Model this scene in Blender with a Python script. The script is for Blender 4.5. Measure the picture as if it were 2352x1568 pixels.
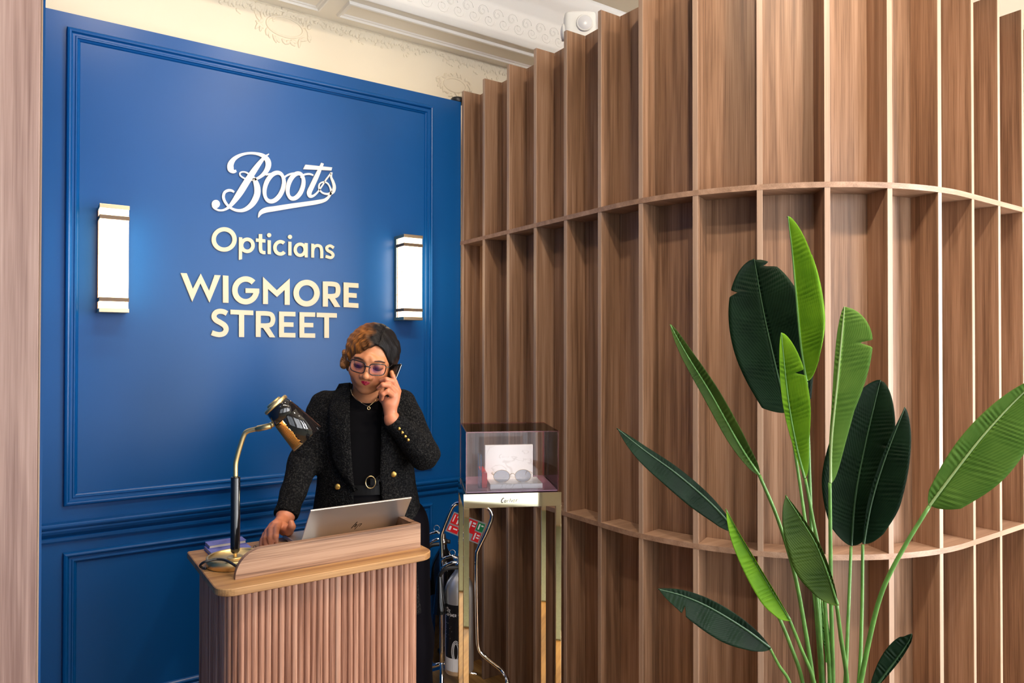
import bpy, bmesh, math, random
import numpy as np
from mathutils import Vector, Matrix, noise as mnoise
from mathutils.geometry import tessellate_polygon

# ------------------------------------------------------------------ clear
for o in list(bpy.data.objects):
    bpy.data.objects.remove(o, do_unlink=True)
scene = bpy.context.scene
COL = scene.collection
random.seed(4)
rng = np.random.default_rng(7)

# ------------------------------------------------------------------ camera
# World frame: x runs along the blue wall, y into it (wall face at y = 3.052), z up.
YAW, PITCH, ROLL, FPX = 0.5987, 0.0097, 0.0013, 1627.5
EYE = Vector((0, 0, 1.55))
cam_data = bpy.data.cameras.new('camera')
cam_data.sensor_width = 36.0
cam_data.lens = FPX * 36.0 / 2352.0
cam_data.clip_start = 0.02
cam = bpy.data.objects.new('camera', cam_data)
COL.objects.link(cam)
cam.matrix_world = (Matrix.Translation(EYE) @ Matrix.Rotation(-YAW, 4, 'Z')
                    @ Matrix.Rotation(math.pi / 2 + PITCH, 4, 'X') @ Matrix.Rotation(ROLL, 4, 'Z'))
scene.camera = cam

# ------------------------------------------------------------------ world and light
world = bpy.data.worlds.new('world')
scene.world = world
world.use_nodes = True
bgn = world.node_tree.nodes['Background']
bgn.inputs[0].default_value = (0.80, 0.90, 1.0, 1)
bgn.inputs[1].default_value = 1.0

def area_light(name, loc, target, sx, sy, watts, color, spread=180):
    d = bpy.data.lights.new(name, 'AREA')
    d.shape = 'RECTANGLE'; d.size = sx; d.size_y = sy
    d.energy = watts; d.color = color
    d.spread = math.radians(spread)
    o = bpy.data.objects.new(name, d)
    COL.objects.link(o)
    o.location = loc
    o.rotation_euler = (Vector(target) - Vector(loc)).to_track_quat('-Z', 'Y').to_euler()
    return o

# daylight entering through the shop windows behind the camera
area_light('daylight_window', (1.75, -1.85, 1.57), (1.9, 0, 1.6), 1.9, 2.9, 65, (1.0, 0.97, 0.97))
area_light('daylight_window', (4.05, -1.85, 1.57), (3.4, 0, 1.7), 1.9, 2.9, 280, (1.0, 0.97, 0.97))
area_light('daylight_window', (-0.55, -1.85, 1.57), (-0.3, 0, 1.7), 1.9, 2.9, 14, (1.0, 0.97, 0.97))
# added warm fill lamp over the blue partition, brightening the old plaster above it
area_light('cove_strip', (0.88, 3.20, 2.79), (0.88, 3.24, 4.0), 1.7, 0.05, 0.6, (1.0, 0.84, 0.62))

cy = scene.cycles
cy.max_bounces = 5; cy.diffuse_bounces = 3; cy.glossy_bounces = 4; cy.transmission_bounces = 4; cy.transparent_max_bounces = 10
cy.caustics_reflective = False; cy.caustics_refractive = False
cy.adaptive_threshold = 0.02
cy.use_light_tree = False
cy.sample_clamp_indirect = 6.0
vs = scene.view_settings
vs.view_transform = 'Standard'
vs.look = 'None'
vs.gamma = 1.0
vs.use_curve_mapping = False
vs.exposure = 0.55

# ------------------------------------------------------------------ measuring
def ray(px, py):
    dx, dy = px - 1176.0, py - 784.0
    c, s = math.cos(ROLL), math.sin(ROLL)
    x = (c * dx + s * dy) / FPX
    v = -(-s * dx + c * dy) / FPX
    yy = math.cos(PITCH) - v * math.sin(PITCH)
    zz = math.sin(PITCH) + v * math.cos(PITCH)
    ca, sa = math.cos(YAW), math.sin(YAW)
    return Vector((x * ca + yy * sa, -x * sa + yy * ca, zz))

def at(px, py, x=None, y=None, z=None, d=None):
    r = ray(px, py)
    if d is not None: t = d
    elif x is not None: t = x / r.x
    elif y is not None: t = y / r.y
    else: t = (z - EYE.z) / r.z
    return EYE + r * t

# ------------------------------------------------------------------ objects
def link(o, parent=None):
    COL.objects.link(o)
    if parent is not None:
        o.parent = parent
    return o

def tag(o, label=None, cat=None, group=None, kind=None):
    if label: o['label'] = label
    if cat: o['category'] = cat
    if group: o['group'] = group
    if kind: o['kind'] = kind
    return o

def empty(name, loc=(0, 0, 0), rz=0.0):
    o = bpy.data.objects.new(name, None)
    o.empty_display_size = 0.05
    link(o)
    o.location = loc
    o.rotation_euler = (0, 0, rz)
    return o

class MB:
    """collects vertices and faces of one mesh"""
    def __init__(s):
        s.v = []; s.f = []; s.sm = []
    def add(s, vs_, fs_, smooth=False):
        n = len(s.v)
        s.v += [tuple(p) for p in vs_]
        s.f += [tuple(i + n for i in f) for f in fs_]
        s.sm += [smooth] * len(fs_)
        return s
    def box(s, x0, x1, y0, y1, z0, z1, M=None):
        v = [(x, y, z) for z in (z0, z1) for (x, y) in ((x0, y0), (x1, y0), (x1, y1), (x0, y1))]
        if M is not None: v = [M @ Vector(p) for p in v]
        return s.add(v, [(3, 2, 1, 0), (4, 5, 6, 7), (0, 1, 5, 4), (1, 2, 6, 5), (2, 3, 7, 6), (3, 0, 4, 7)])
    def bbox(s, x0, x1, y0, y1, z0, z1, b=0.002, M=None):
        """box with bevelled edges"""
        bm = bmesh.new()
        bmesh.ops.create_cube(bm, size=1)
        for v in bm.verts:
            v.co = Vector((x0 + (v.co.x + .5) * (x1 - x0), y0 + (v.co.y + .5) * (y1 - y0), z0 + (v.co.z + .5) * (z1 - z0)))
        bmesh.ops.bevel(bm, geom=bm.edges[:], offset=b, segments=2, affect='EDGES', profile=0.5)
        bm.verts.index_update()
        v = [Vector(p.co) for p in bm.verts]
        if M is not None: v = [M @ p for p in v]
        f = [[q.index for q in g.verts] for g in bm.faces]
        bm.free()
        return s.add(v, f)
    def loops(s, rings, closed=True, caps=(False, False), smooth=True):
        """bridge rings of equal length"""
        n = len(rings[0]); v = [p for r in rings for p in r]; f = []
        for k in range(len(rings) - 1):
            for i in range(n if closed else n - 1):
                j = (i + 1) % n
                f.append((k * n + i, k * n + j, (k + 1) * n + j, (k + 1) * n + i))
        base = len(s.v)
        s.add(v, f, smooth)
        if caps[0]: s.f.append(tuple(base + i for i in reversed(range(n)))); s.sm.append(False)
        if caps[1]: s.f.append(tuple(base + (len(rings) - 1) * n + i for i in range(n))); s.sm.append(False)
        return s
    def tube(s, pts, r, n=10, caps=True, closed=False):
        P = [Vector(p) for p in pts]
        R = list(r) if hasattr(r, '__len__') else [r] * len(P)
        T = []
        m = len(P)
        for i in range(m):
            if closed: t = P[(i + 1) % m] - P[i - 1]
            else: t = P[min(i + 1, m - 1)] - P[max(i - 1, 0)]
            T.append(t.normalized())
        up = Vector((0, 0, 1)) if abs(T[0].z) < 0.9 else Vector((1, 0, 0))
        N = (up - T[0] * up.dot(T[0])).normalized()
        rings = []
        for i in range(m):
            if i:
                q = T[i - 1].rotation_difference(T[i])
                N = q @ N
                N = (N - T[i] * N.dot(T[i])).normalized()
            B = T[i].cross(N)
            rings.append([P[i] + (N * math.cos(a) + B * math.sin(a)) * R[i] for a in [2 * math.pi * k / n for k in range(n)]])
        if closed: rings.append(rings[0])
        return s.loops(rings, True, (caps and not closed, caps and not closed))
    def lathe(s, prof, n=32, M=None, a0=0.0, a1=2 * math.pi, smooth=True):
        """profile of (radius, z) turned about z"""
        full = abs(a1 - a0 - 2 * math.pi) < 1e-6
        m = n if full else n + 1
        rings = []
        for (r, z) in prof:
            ring = [Vector((r * math.cos(a0 + (a1 - a0) * k / n), r * math.sin(a0 + (a1 - a0) * k / n), z)) for k in range(m)]
            if M is not None: ring = [M @ p for p in ring]
            rings.append(ring)
        return s.loops(rings, full, (False, False), smooth)
    def prism(s, poly, z0, z1, M=None):
        """polygon in xy lifted from z0 to z1"""
        n = len(poly)
        v = [Vector((p[0], p[1], z0)) for p in poly] + [Vector((p[0], p[1], z1)) for p in poly]
        if M is not None: v = [M @ p for p in v]
        f = [(i, (i + 1) % n, n + (i + 1) % n, n + i) for i in range(n)]
        tr = tessellate_polygon([[Vector((p[0], p[1], 0)) for p in poly]])
        f += [tuple(t) for t in tr] + [tuple(n + i for i in reversed(t)) for t in tr]
        return s.add(v, f)
    def build(s, name, mat, parent=None, autosmooth=None):
        me = bpy.data.meshes.new(name)
        me.from_pydata([tuple(p) for p in s.v], [], s.f)
        me.polygons.foreach_set('use_smooth', s.sm)
        bm = bmesh.new(); bm.from_mesh(me)
        bmesh.ops.recalc_face_normals(bm, faces=bm.faces)
        bm.to_mesh(me); bm.free()
        me.update()
        o = bpy.data.objects.new(name, me)
        me.materials.append(mat)
        link(o, parent)
        return o

def inst(name, me, parent, M):
    o = bpy.data.objects.new(name, me)
    link(o, parent)
    o.matrix_local = M
    return o

def spline(pts, n=8, closed=False):
    """Catmull-Rom through tuples of any length"""
    A = [np.array(p, float) for p in pts]
    m = len(A); out = []
    rngm = m if closed else m - 1
    for i in range(rngm):
        p0 = A[(i - 1) % m] if closed or i > 0 else 2 * A[0] - A[1]
        p1 = A[i]; p2 = A[(i + 1) % m]
        p3 = A[(i + 2) % m] if closed or i + 2 < m else 2 * A[-1] - A[-2]
        for k in range(n):
            t = k / n
            out.append(0.5 * ((2 * p1) + (-p0 + p2) * t + (2 * p0 - 5 * p1 + 4 * p2 - p3) * t * t + (-p0 + 3 * p1 - 3 * p2 + p3) * t ** 3))
    if not closed: out.append(A[-1])
    return out

# ------------------------------------------------------------------ materials
def new_mat(name):
    m = bpy.data.materials.new(name); m.use_nodes = True
    nt = m.node_tree
    return m, nt, nt.nodes['Principled BSDF']

def plain(name, col, rough=0.5, metal=0.0, spec=0.5, coat=0.0, bump=None, vary=0.0, vscale=20):
    m, nt, b = new_mat(name)
    b.inputs['Base Color'].default_value = (*col, 1)
    b.inputs['Roughness'].default_value = rough
    b.inputs['Metallic'].default_value = metal
    b.inputs['Specular IOR Level'].default_value = spec
    b.inputs['Coat Weight'].default_value = coat
    b.inputs['Coat Roughness'].default_value = 0.05
    tc = nt.nodes.new('ShaderNodeTexCoord')
    if vary:
        n = nt.nodes.new('ShaderNodeTexNoise'); n.inputs['Scale'].default_value = vscale; n.inputs['Detail'].default_value = 4
        nt.links.new(tc.outputs['Object'], n.inputs['Vector'])
        r = nt.nodes.new('ShaderNodeValToRGB')
        r.color_ramp.elements[0].color = (*[c * (1 - vary) for c in col], 1); r.color_ramp.elements[0].position = .3
        r.color_ramp.elements[1].color = (*[min(1, c * (1 + vary)) for c in col], 1); r.color_ramp.elements[1].position = .7
        nt.links.new(n.outputs[0], r.inputs[0]); nt.links.new(r.outputs[0], b.inputs['Base Color'])
    if bump:
        n = nt.nodes.new('ShaderNodeTexNoise'); n.inputs['Scale'].default_value = bump[0]; n.inputs['Detail'].default_value = 3
        nt.links.new(tc.outputs['Object'], n.inputs['Vector'])
        bp = nt.nodes.new('ShaderNodeBump'); bp.inputs['Strength'].default_value = bump[1]; bp.inputs['Distance'].default_value = bump[2]
        nt.links.new(n.outputs[0], bp.inputs['Height']); nt.links.new(bp.outputs[0], b.inputs['Normal'])
    return m

def wood(name, axis, c_dark, c_mid, c_light, rough=0.42, fine=1.0, contrast=.85):
    """veneer with grain running along the given world axis, shifted from piece to piece"""
    m, nt, b = new_mat(name)
    N, L = nt.nodes, nt.links
    geo = N.new('ShaderNodeNewGeometry')
    oi = N.new('ShaderNodeObjectInfo')
    mul = N.new('ShaderNodeMath'); mul.operation = 'MULTIPLY'; mul.inputs[1].default_value = 37.0
    L.new(oi.outputs['Random'], mul.inputs[0])
    comb = N.new('ShaderNodeCombineXYZ')
    for i in range(3): L.new(mul.outputs[0], comb.inputs[i])
    add = N.new('ShaderNodeVectorMath'); add.operation = 'ADD'
    L.new(geo.outputs['Position'], add.inputs[0]); L.new(comb.outputs[0], add.inputs[1])
    def mapped(along, across):
        mp = N.new('ShaderNodeMapping')
        s = [across * fine] * 3; s['xyz'.index(axis)] = along
        mp.inputs['Scale'].default_value = s
        L.new(add.outputs[0], mp.inputs['Vector'])
        return mp
    # broad cathedral figure
    n1 = N.new('ShaderNodeTexNoise'); n1.inputs['Scale'].default_value = 1; n1.inputs['Detail'].default_value = 2
    n1.inputs['Distortion'].default_value = .6
    L.new(mapped(0.55, 9).outputs[0], n1.inputs['Vector'])
    wv = N.new('ShaderNodeMath'); wv.operation = 'MULTIPLY'; wv.inputs[1].default_value = 34
    L.new(n1.outputs[0], wv.inputs[0])
    sn = N.new('ShaderNodeMath'); sn.operation = 'SINE'; L.new(wv.outputs[0], sn.inputs[0])
    # fine pores
    n2 = N.new('ShaderNodeTexNoise'); n2.inputs['Scale'].default_value = 1; n2.inputs['Detail'].default_value = 3; n2.inputs['Roughness'].default_value = .65
    L.new(mapped(4, 330).outputs[0], n2.inputs['Vector'])
    n3 = N.new('ShaderNodeTexNoise'); n3.inputs['Scale'].default_value = 1; n3.inputs['Detail'].default_value = 1
    L.new(mapped(1.1, 42).outputs[0], n3.inputs['Vector'])
    def scaled(src, k, off=0.0):
        q = N.new('ShaderNodeMath'); q.operation = 'MULTIPLY_ADD'; q.inputs[1].default_value = k; q.inputs[2].default_value = off
        L.new(src, q.inputs[0]); return q.outputs[0]
    def plus(a, c):
        q = N.new('ShaderNodeMath'); q.operation = 'ADD'; L.new(a, q.inputs[0]); L.new(c, q.inputs[1]); return q.outputs[0]
    tot = plus(plus(scaled(sn.outputs[0], .07 * contrast, .5), scaled(n2.outputs[0], 1.05 * contrast, -.525 * contrast)), scaled(n3.outputs[0], .95 * contrast, -.475 * contrast))
    tot = plus(tot, scaled(oi.outputs['Random'], .16, -.08))
    rp = N.new('ShaderNodeValToRGB')
    e = rp.color_ramp.elements
    e[0].position = .22; e[0].color = (*c_dark, 1)
    e[1].position = .82; e[1].color = (*c_light, 1)
    mid = e.new(.52); mid.color = (*c_mid, 1)
    L.new(tot, rp.inputs[0]); L.new(rp.outputs[0], b.inputs['Base Color'])
    b.inputs['Roughness'].default_value = rough
    b.inputs['Specular IOR Level'].default_value = .4
    return m

def glass_thin(name, tint, rough=0.01, ior=1.49, refl=1.0):
    """clear sheet: light goes straight through, surface mirrors by Fresnel"""
    m = bpy.data.materials.new(name); m.use_nodes = True
    nt = m.node_tree; N, L = nt.nodes, nt.links
    N.remove(N['Principled BSDF'])
    tr = N.new('ShaderNodeBsdfTransparent'); tr.inputs[0].default_value = (*tint, 1)
    gl = N.new('ShaderNodeBsdfGlossy'); gl.inputs['Roughness'].default_value = rough; gl.inputs[0].default_value = (refl, refl, refl, 1)
    fr = N.new('ShaderNodeFresnel'); fr.inputs[0].default_value = ior
    mx = N.new('ShaderNodeMixShader')
    L.new(fr.outputs[0], mx.inputs[0]); L.new(tr.outputs[0], mx.inputs[1]); L.new(gl.outputs[0], mx.inputs[2])
    L.new(mx.outputs[0], N['Material Output'].inputs['Surface'])
    return m

def glow(name, col, strength, vein=None):
    m, nt, b = new_mat(name)
    b.inputs['Base Color'].default_value = (.9, .85, .75, 1)
    b.inputs['Emission Color'].default_value = (*col, 1)
    b.inputs['Emission Strength'].default_value = strength
    if vein:
        N, L = nt.nodes, nt.links
        tc = N.new('ShaderNodeTexCoord')
        n = N.new('ShaderNodeTexNoise'); n.inputs['Scale'].default_value = 22; n.inputs['Detail'].default_value = 5; n.inputs['Distortion'].default_value = 1.5
        L.new(tc.outputs['Object'], n.inputs['Vector'])
        r = N.new('ShaderNodeValToRGB')
        r.color_ramp.elements[0].position = .33; r.color_ramp.elements[0].color = (*vein, 1)
        r.color_ramp.elements[1].position = .42; r.color_ramp.elements[1].color = (*col, 1)
        L.new(n.outputs[0], r.inputs[0]); L.new(r.outputs[0], b.inputs['Emission Color'])
    return m

M = {}
WD, WM, WL = (.140, .072, .039), (.282, .157, .092), (.405, .25, .164)
M['wood_v'] = wood('walnut_veneer_vertical', 'z', WD, WM, WL)
M['wood_x'] = wood('walnut_veneer_lengthwise', 'x', WD, WM, WL)
M['wood_edge'] = wood('walnut_edge_band', 'z', (.27, .17, .115), (.37, .245, .17), (.46, .33, .24), contrast=.6)
M['wood_shelf'] = wood('walnut_shelf', 'x', (.2, .115, .07), (.31, .185, .12), (.42, .27, .18), contrast=.7)
M['jamb'] = wood('pale_walnut_jamb', 'z', (.24, .135, .11), (.41, .26, .215), (.54, .37, .315), fine=.7)
M['desk_top'] = wood('oak_desk_top', 'x', (.27, .13, .05), (.42, .225, .088), (.52, .31, .14), contrast=.8)
M['desk_up'] = wood('walnut_upstand', 'x', (.14, .07, .04), (.31, .168, .098), (.42, .25, .155), contrast=1.35)
M['desk_slat'] = wood('reeded_slats', 'z', (.17, .070, .042), (.36, .175, .112), (.50, .29, .205), contrast=1.0)
M['floor'] = wood('oak_floor', 'y', (.22, .10, .03), (.45, .24, .075), (.58, .34, .12), rough=.3, fine=.3)
M['blue'] = plain('blue_satin_paint', (.0003, .072, .262), rough=.34, spec=.34, bump=(240, .05, .001), vary=.04, vscale=3)
M['cream'] = plain('cream_plaster', (.77, .68, .53), rough=.8, bump=(30, .08, .003), vary=.03, vscale=2)
M['plaster'] = plain('white_plaster', (.82, .78, .72), rough=.75, bump=(60, .08, .002))
M['soffit'] = plain('beige_soffit', (.84, .78, .68), rough=.8)
M['white'] = plain('white_paint', (.82, .82, .80), rough=.5)
M['letter'] = plain('cream_letters', (.68, .58, .41), rough=.5)
M['letter_white'] = plain('white_letters', (.76, .72, .66), rough=.5)
M['brass'] = plain('brushed_brass', (.86, .64, .30), rough=.40, metal=1)
M['brass_pale'] = plain('pale_brass', (.62, .46, .29), rough=.3, metal=1)
M['brass_dark'] = plain('aged_brass_band', (.16, .105, .065), rough=.5, metal=.5)
M['gold'] = plain('polished_gold', (.97, .84, .56), rough=.03, metal=1)
M['chrome'] = plain('chrome', (.86, .86, .87), rough=.06, metal=1)
M['steel'] = plain('polished_steel', (.86, .84, .83), rough=.38, metal=.85)
M['black_gloss'] = plain('black_gloss', (.006, .006, .007), rough=.08, coat=.6)
M['black'] = plain('black_plastic', (.012, .012, .013), rough=.4)
M['silver'] = plain('silver_laptop', (.60, .57, .55), rough=.33, metal=.85, bump=(900, .02, .0003))
M['paper'] = plain('paper', (.82, .80, .80), rough=.7)
M['ink_blue'] = plain('blue_ink', (.05, .10, .45), rough=.6)
M['lilac'] = plain('lilac_cloth', (.155, .165, .46), rough=.75, bump=(700, .3, .0005), vary=.1, vscale=120)
M['book_edge'] = plain('page_edges', (.60, .52, .42), rough=.8)
M['pink'] = plain('rose_acrylic_base', (.50, .24, .33), rough=.15)  # red base plate with a lavender reflection mixed into its colour
M['red'] = plain('red_board', (.62, .012, .012), rough=.25)
M['red_sign'] = plain('red_sign', (.75, .015, .02), rough=.4)
M['green_sign'] = plain('green_sign', (.01, .22, .07), rough=.4)
M['grey_sign'] = plain('grey_sign', (.33, .32, .33), rough=.4)
M['label_black'] = plain('label_black', (.01, .01, .012), rough=.3)
M['acrylic'] = glass_thin('clear_acrylic', (.965, .955, .97), ior=1.38, refl=.7)
M['acrylic_edge'] = glass_thin('acrylic_cut_edge', (.95, .55, .57), rough=.1, ior=1.8)  # reflection of the red base put into the edge tint
M['lens_sun'] = glass_thin('grey_sun_lens', (.42, .45, .52), ior=1.6)
M['pane'] = glass_thin('window_glass', (.97, .98, .98))
M['sconce'] = glow('lit_alabaster', (1.0, .76, .46), 5.5, vein=(.30, .17, .03))
M['bulb'] = glow('warm_bulb', (1.0, .55, .18), 14)
M['downlight'] = glow('downlight_lens', (1.0, .90, .78), 10)
M['carpet'] = plain('grey_green_carpet', (.27, .30, .235), rough=.95, bump=(300, .6, .004), vary=.2, vscale=90)
M['pot'] = plain('charcoal_planter', (.05, .05, .05), rough=.5)
M['soil'] = plain('soil', (.03, .02, .012), rough=.95, bump=(60, .6, .01))
M['pir'] = plain('frosted_lens', (.70, .71, .74), rough=.25)

def marble():
    m, nt, b = new_mat('white_marble'); N, L = nt.nodes, nt.links
    tc = N.new('ShaderNodeTexCoord')
    n = N.new('ShaderNodeTexNoise'); n.inputs['Scale'].default_value = 9; n.inputs['Detail'].default_value = 3; n.inputs['Distortion'].default_value = 1.2
    L.new(tc.outputs['Object'], n.inputs['Vector'])
    r = N.new('ShaderNodeValToRGB'); e = r.color_ramp.elements
    e[0].position = .475; e[0].color = (.86, .84, .81, 1); e[1].position = .505; e[1].color = (.86, .84, .81, 1)
    k = e.new(.49); k.color = (.70, .67, .63, 1)
    L.new(n.outputs[0], r.inputs[0]); L.new(r.outputs[0], b.inputs['Base Color'])
    b.inputs['Roughness'].default_value = .2
    return m
M['marble'] = marble()
# ================================================================== the setting
WALL_Y = 3.052
# floor, ceiling and the walls around
o = MB().box(-2.6, 5.6, -1.8, 3.6, -.05, 0).build('floor', M['floor']); tag(o, kind='structure')
o = MB().box(-1.2, 4.5, -1.6, .72, 0, .008).build('carpet', M['carpet'])
tag(o, 'grey-green flecked carpet in front of the desk, mirrored in the gilt stand legs', 'carpet')

CREAM_Y = 3.35
Z_SOF = at(744, 42.5, y=CREAM_Y).z
Y_SOF = at(839, 0, z=Z_SOF).y
Z_CEIL = at(1131, 0, y=Y_SOF - .05).z + .10
o = MB().box(-2.6, 5.6, -1.8, Y_SOF - .02, Z_CEIL, Z_CEIL + .05).build('ceiling', M['cream']); tag(o, kind='structure')
o = MB().box(-2.6, 5.6, CREAM_Y, CREAM_Y + .1, 0, Z_SOF + .3).build('wall_upper', M['cream']); tag(o, kind='structure')
wall_upper = o
o = MB().box(-2.7, -2.6, -1.8, 3.45, 0, Z_CEIL + .05).build('wall_left', M['white']); tag(o, kind='structure')
o = MB().box(5.6, 5.7, -1.8, 3.45, 0, Z_CEIL + .05).build('wall_side', M['white']); tag(o, kind='structure')
# front wall with three shop windows, behind the camera
mb = MB()
zs0, zs1 = .08, 3.05
edges = [-2.6, -1.5, .4, .8, 2.7, 3.1, 5.0, 5.6]
for i in range(0, 8, 2): mb.box(edges[i], edges[i + 1], -1.8, -1.65, 0, Z_CEIL)
for i in range(1, 7, 2):
    mb.box(edges[i], edges[i + 1], -1.8, -1.65, 0, zs0); mb.box(edges[i], edges[i + 1], -1.8, -1.65, zs1, Z_CEIL)
o = mb.build('wall_front', M['white']); tag(o, kind='structure')
for k, i in enumerate(range(1, 7, 2)):
    a, b = edges[i], edges[i + 1]
    fr = MB()
    for (x0, x1, z0, z1) in ((a, a + .05, zs0, zs1), (b - .05, b, zs0, zs1), (a + .05, b - .05, zs0, zs0 + .05), (a + .05, b - .05, zs1 - .05, zs1), ((a + b) / 2 - .025, (a + b) / 2 + .025, zs0 + .05, zs1 - .05)):
        fr.box(x0, x1, -1.76, -1.70, z0, z1)
    w = fr.build('window_%d' % (k + 1), M['white']); tag(w, kind='structure')
    for (x0, x1) in ((a + .05, (a + b) / 2 - .025), ((a + b) / 2 + .025, b - .05)):
        MB().box(x0, x1, -1.732, -1.728, zs0 + .05, zs1 - .05).build('pane', M['pane'], w)

# plaster beam along the old wall: soffit, panel frames, carved face
mb = MB()
mb.loops([[Vector((x, y, z)) for (y, z) in ((CREAM_Y, Z_SOF), (Y_SOF, Z_SOF), (Y_SOF, Z_SOF + .30), (CREAM_Y, Z_SOF + .30))] for x in (-2.6, 5.6)], True, (True, True), False)
beam = mb.build('trim_1', M['soffit']); tag(beam, kind='structure')
for (x0, x1) in ((-1.6, .02), (.10, 1.13), (1.21, 2.9), (2.98, 4.6)):
    mb = MB(); ya, yb = Y_SOF + .045, CREAM_Y - .075
    rings = []
    for (ins, drop) in ((0, 0), (.004, .012), (.012, .014), (.018, .006), (.026, .006), (.03, 0)):
        rings.append([Vector((x, y, Z_SOF - drop)) for (x, y) in ((x0 + ins, ya + ins), (x1 - ins, ya + ins), (x1 - ins, yb - ins), (x0 + ins, yb - ins))])
    mb.loops(rings, True, (False, False), False)
    mb.build('panel_moulding', M['plaster'], beam)
# carved face of the beam
prof = [(Y_SOF + .002, Z_SOF - .004), (Y_SOF - .012, Z_SOF - .004), (Y_SOF - .014, Z_SOF + .018), (Y_SOF - .022, Z_SOF + .022)]
zt = at(1131, 0, y=Y_SOF - .05).z
prof += [(Y_SOF - .022 - .03 * (1 - math.cos(t * math.pi / 2)), Z_SOF + .022 + (zt - Z_SOF - .03) * t) for t in [i / 8 for i in range(1, 9)]]
prof += [(Y_SOF - .07, zt), (Y_SOF - .075, zt + .02), (Y_SOF - .10, zt + .03), (Y_SOF - .12, zt + .05), (Y_SOF - .15, zt + .06), (Y_SOF - .155, zt + .09), (Y_SOF - .18, Z_CEIL), (Y_SOF + .002, Z_CEIL)]
mb = MB()
mb.loops([[Vector((x, y, z)) for (y, z) in prof] for x in (-2.6, 5.6)], True, (True, True), True)
cornice = mb.build('cornice', M['plaster'], beam)
# raised scrolls on the carved face
mb = MB()
rs = random.Random(3)
def lobe(mb, c, ang, ln, wd, dp, y):
    """shallow leaf lobe lying on a wall face, pointing along ang"""
    bm = bmesh.new(); bmesh.ops.create_icosphere(bm, subdivisions=2, radius=1)
    bm.verts.index_update(); v = []
    for p in bm.verts:
        t = (p.co.x + 1) / 2
        x = p.co.x * ln; z = p.co.z * wd * (.55 + .75 * math.sin(math.pi * min(1, t * .8 + .1)))
        v.append(Vector((c[0] + x * math.cos(ang) - z * math.sin(ang), y + p.co.y * dp, c[1] + x * math.sin(ang) + z * math.cos(ang))))
    mb.add(v, [[q.index for q in f.verts] for f in bm.faces], True); bm.free()
def face_y(z):
    t = max(0, min(1, (z - Z_SOF - .022) / (zt - Z_SOF - .03)))
    return Y_SOF - .022 - .03 * (1 - math.cos(t * math.pi / 2))
for i in range(54):
    cx_, cz_ = .85 + i * .045, Z_SOF + .03 + (zt - Z_SOF - .05) * (.35 + .3 * (i % 2))
    sgn = 1 if i % 2 else -1
    for (r0, turns, ph) in ((.030, 1.3, 0), (.017, 1.0, 2.2)):
        pts_ = []
        for k in range(15):
            q = k / 14; r = r0 * (1 - .75 * q); a = ph + sgn * turns * 2 * math.pi * q
            z = max(Z_SOF + .026, min(zt - .012, cz_ + r * math.sin(a)))
            pts_.append((cx_ + 1.15 * r * math.cos(a), face_y(z) + .0008, z))
        mb.tube(pts_, [.0030 - .0014 * k / 14 for k in range(15)], 6)
o = mb.build('carved_scrolls', M['plaster'], cornice); o['kind'] = 'stuff'
# garland along the top of the cream wall, and cartouches
mb = MB()
x = .70
while x < 2.6:
    big = .75 + .5 * abs(math.sin(x * 5.3))
    for k in range(6):
        a = math.pi + math.pi * (k + .5) / 6 + rs.uniform(-.15, .15)
        ln = rs.uniform(.014, .024) * big
        lobe(mb, (x + ln * .9 * math.cos(a), Z_SOF - .012 + ln * .9 * math.sin(a)), a, ln, ln * .36, .0050, CREAM_Y)
    for k in range(3):
        a = rs.uniform(math.pi, 2 * math.pi)
        lobe(mb, (x + rs.uniform(-.03, .03), Z_SOF - .012 - rs.uniform(0, .06) * big), a, rs.uniform(.006, .012), rs.uniform(.004, .006), .0040, CREAM_Y)
    x += rs.uniform(.040, .058)
o = mb.build('plaster_garland', M['cream'], wall_upper); o['kind'] = 'stuff'
for (px, py, sc) in ((655, 62, 1.0), (1045, 196, .8)):
    c = at(px, py, y=CREAM_Y)
    mb = MB()
    mb.tube([(c.x + .085 * sc * math.cos(a), CREAM_Y, c.z + .046 * sc * math.sin(a)) for a in [2 * math.pi * k / 36 for k in range(36)]], .0055 * sc, 8, closed=True)
    rr = [Vector((c.x + .08 * sc * math.cos(a), CREAM_Y, c.z + .043 * sc * math.sin(a))) for a in [2 * math.pi * j / 36 for j in range(36)]]
    mb.add(rr + [Vector((c.x, CREAM_Y - .006, c.z))], [(i, (i + 1) % 36, 36) for i in range(36)], True)
    for i in range(34):
        a = 2 * math.pi * i / 34 + rs.uniform(-.1, .1); k = rs.uniform(1.08, 1.40)
        sw_ = a + rs.choice((-.8, .8)) + rs.uniform(-.2, .2)
        lobe(mb, (c.x + .098 * sc * k * math.cos(a), c.z + .058 * sc * k * math.sin(a)), sw_, rs.uniform(.014, .026) * sc, rs.uniform(.005, .008) * sc, .0060, CREAM_Y)
    mb.build('plaster_cartouche', M['cream'], wall_upper)

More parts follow.
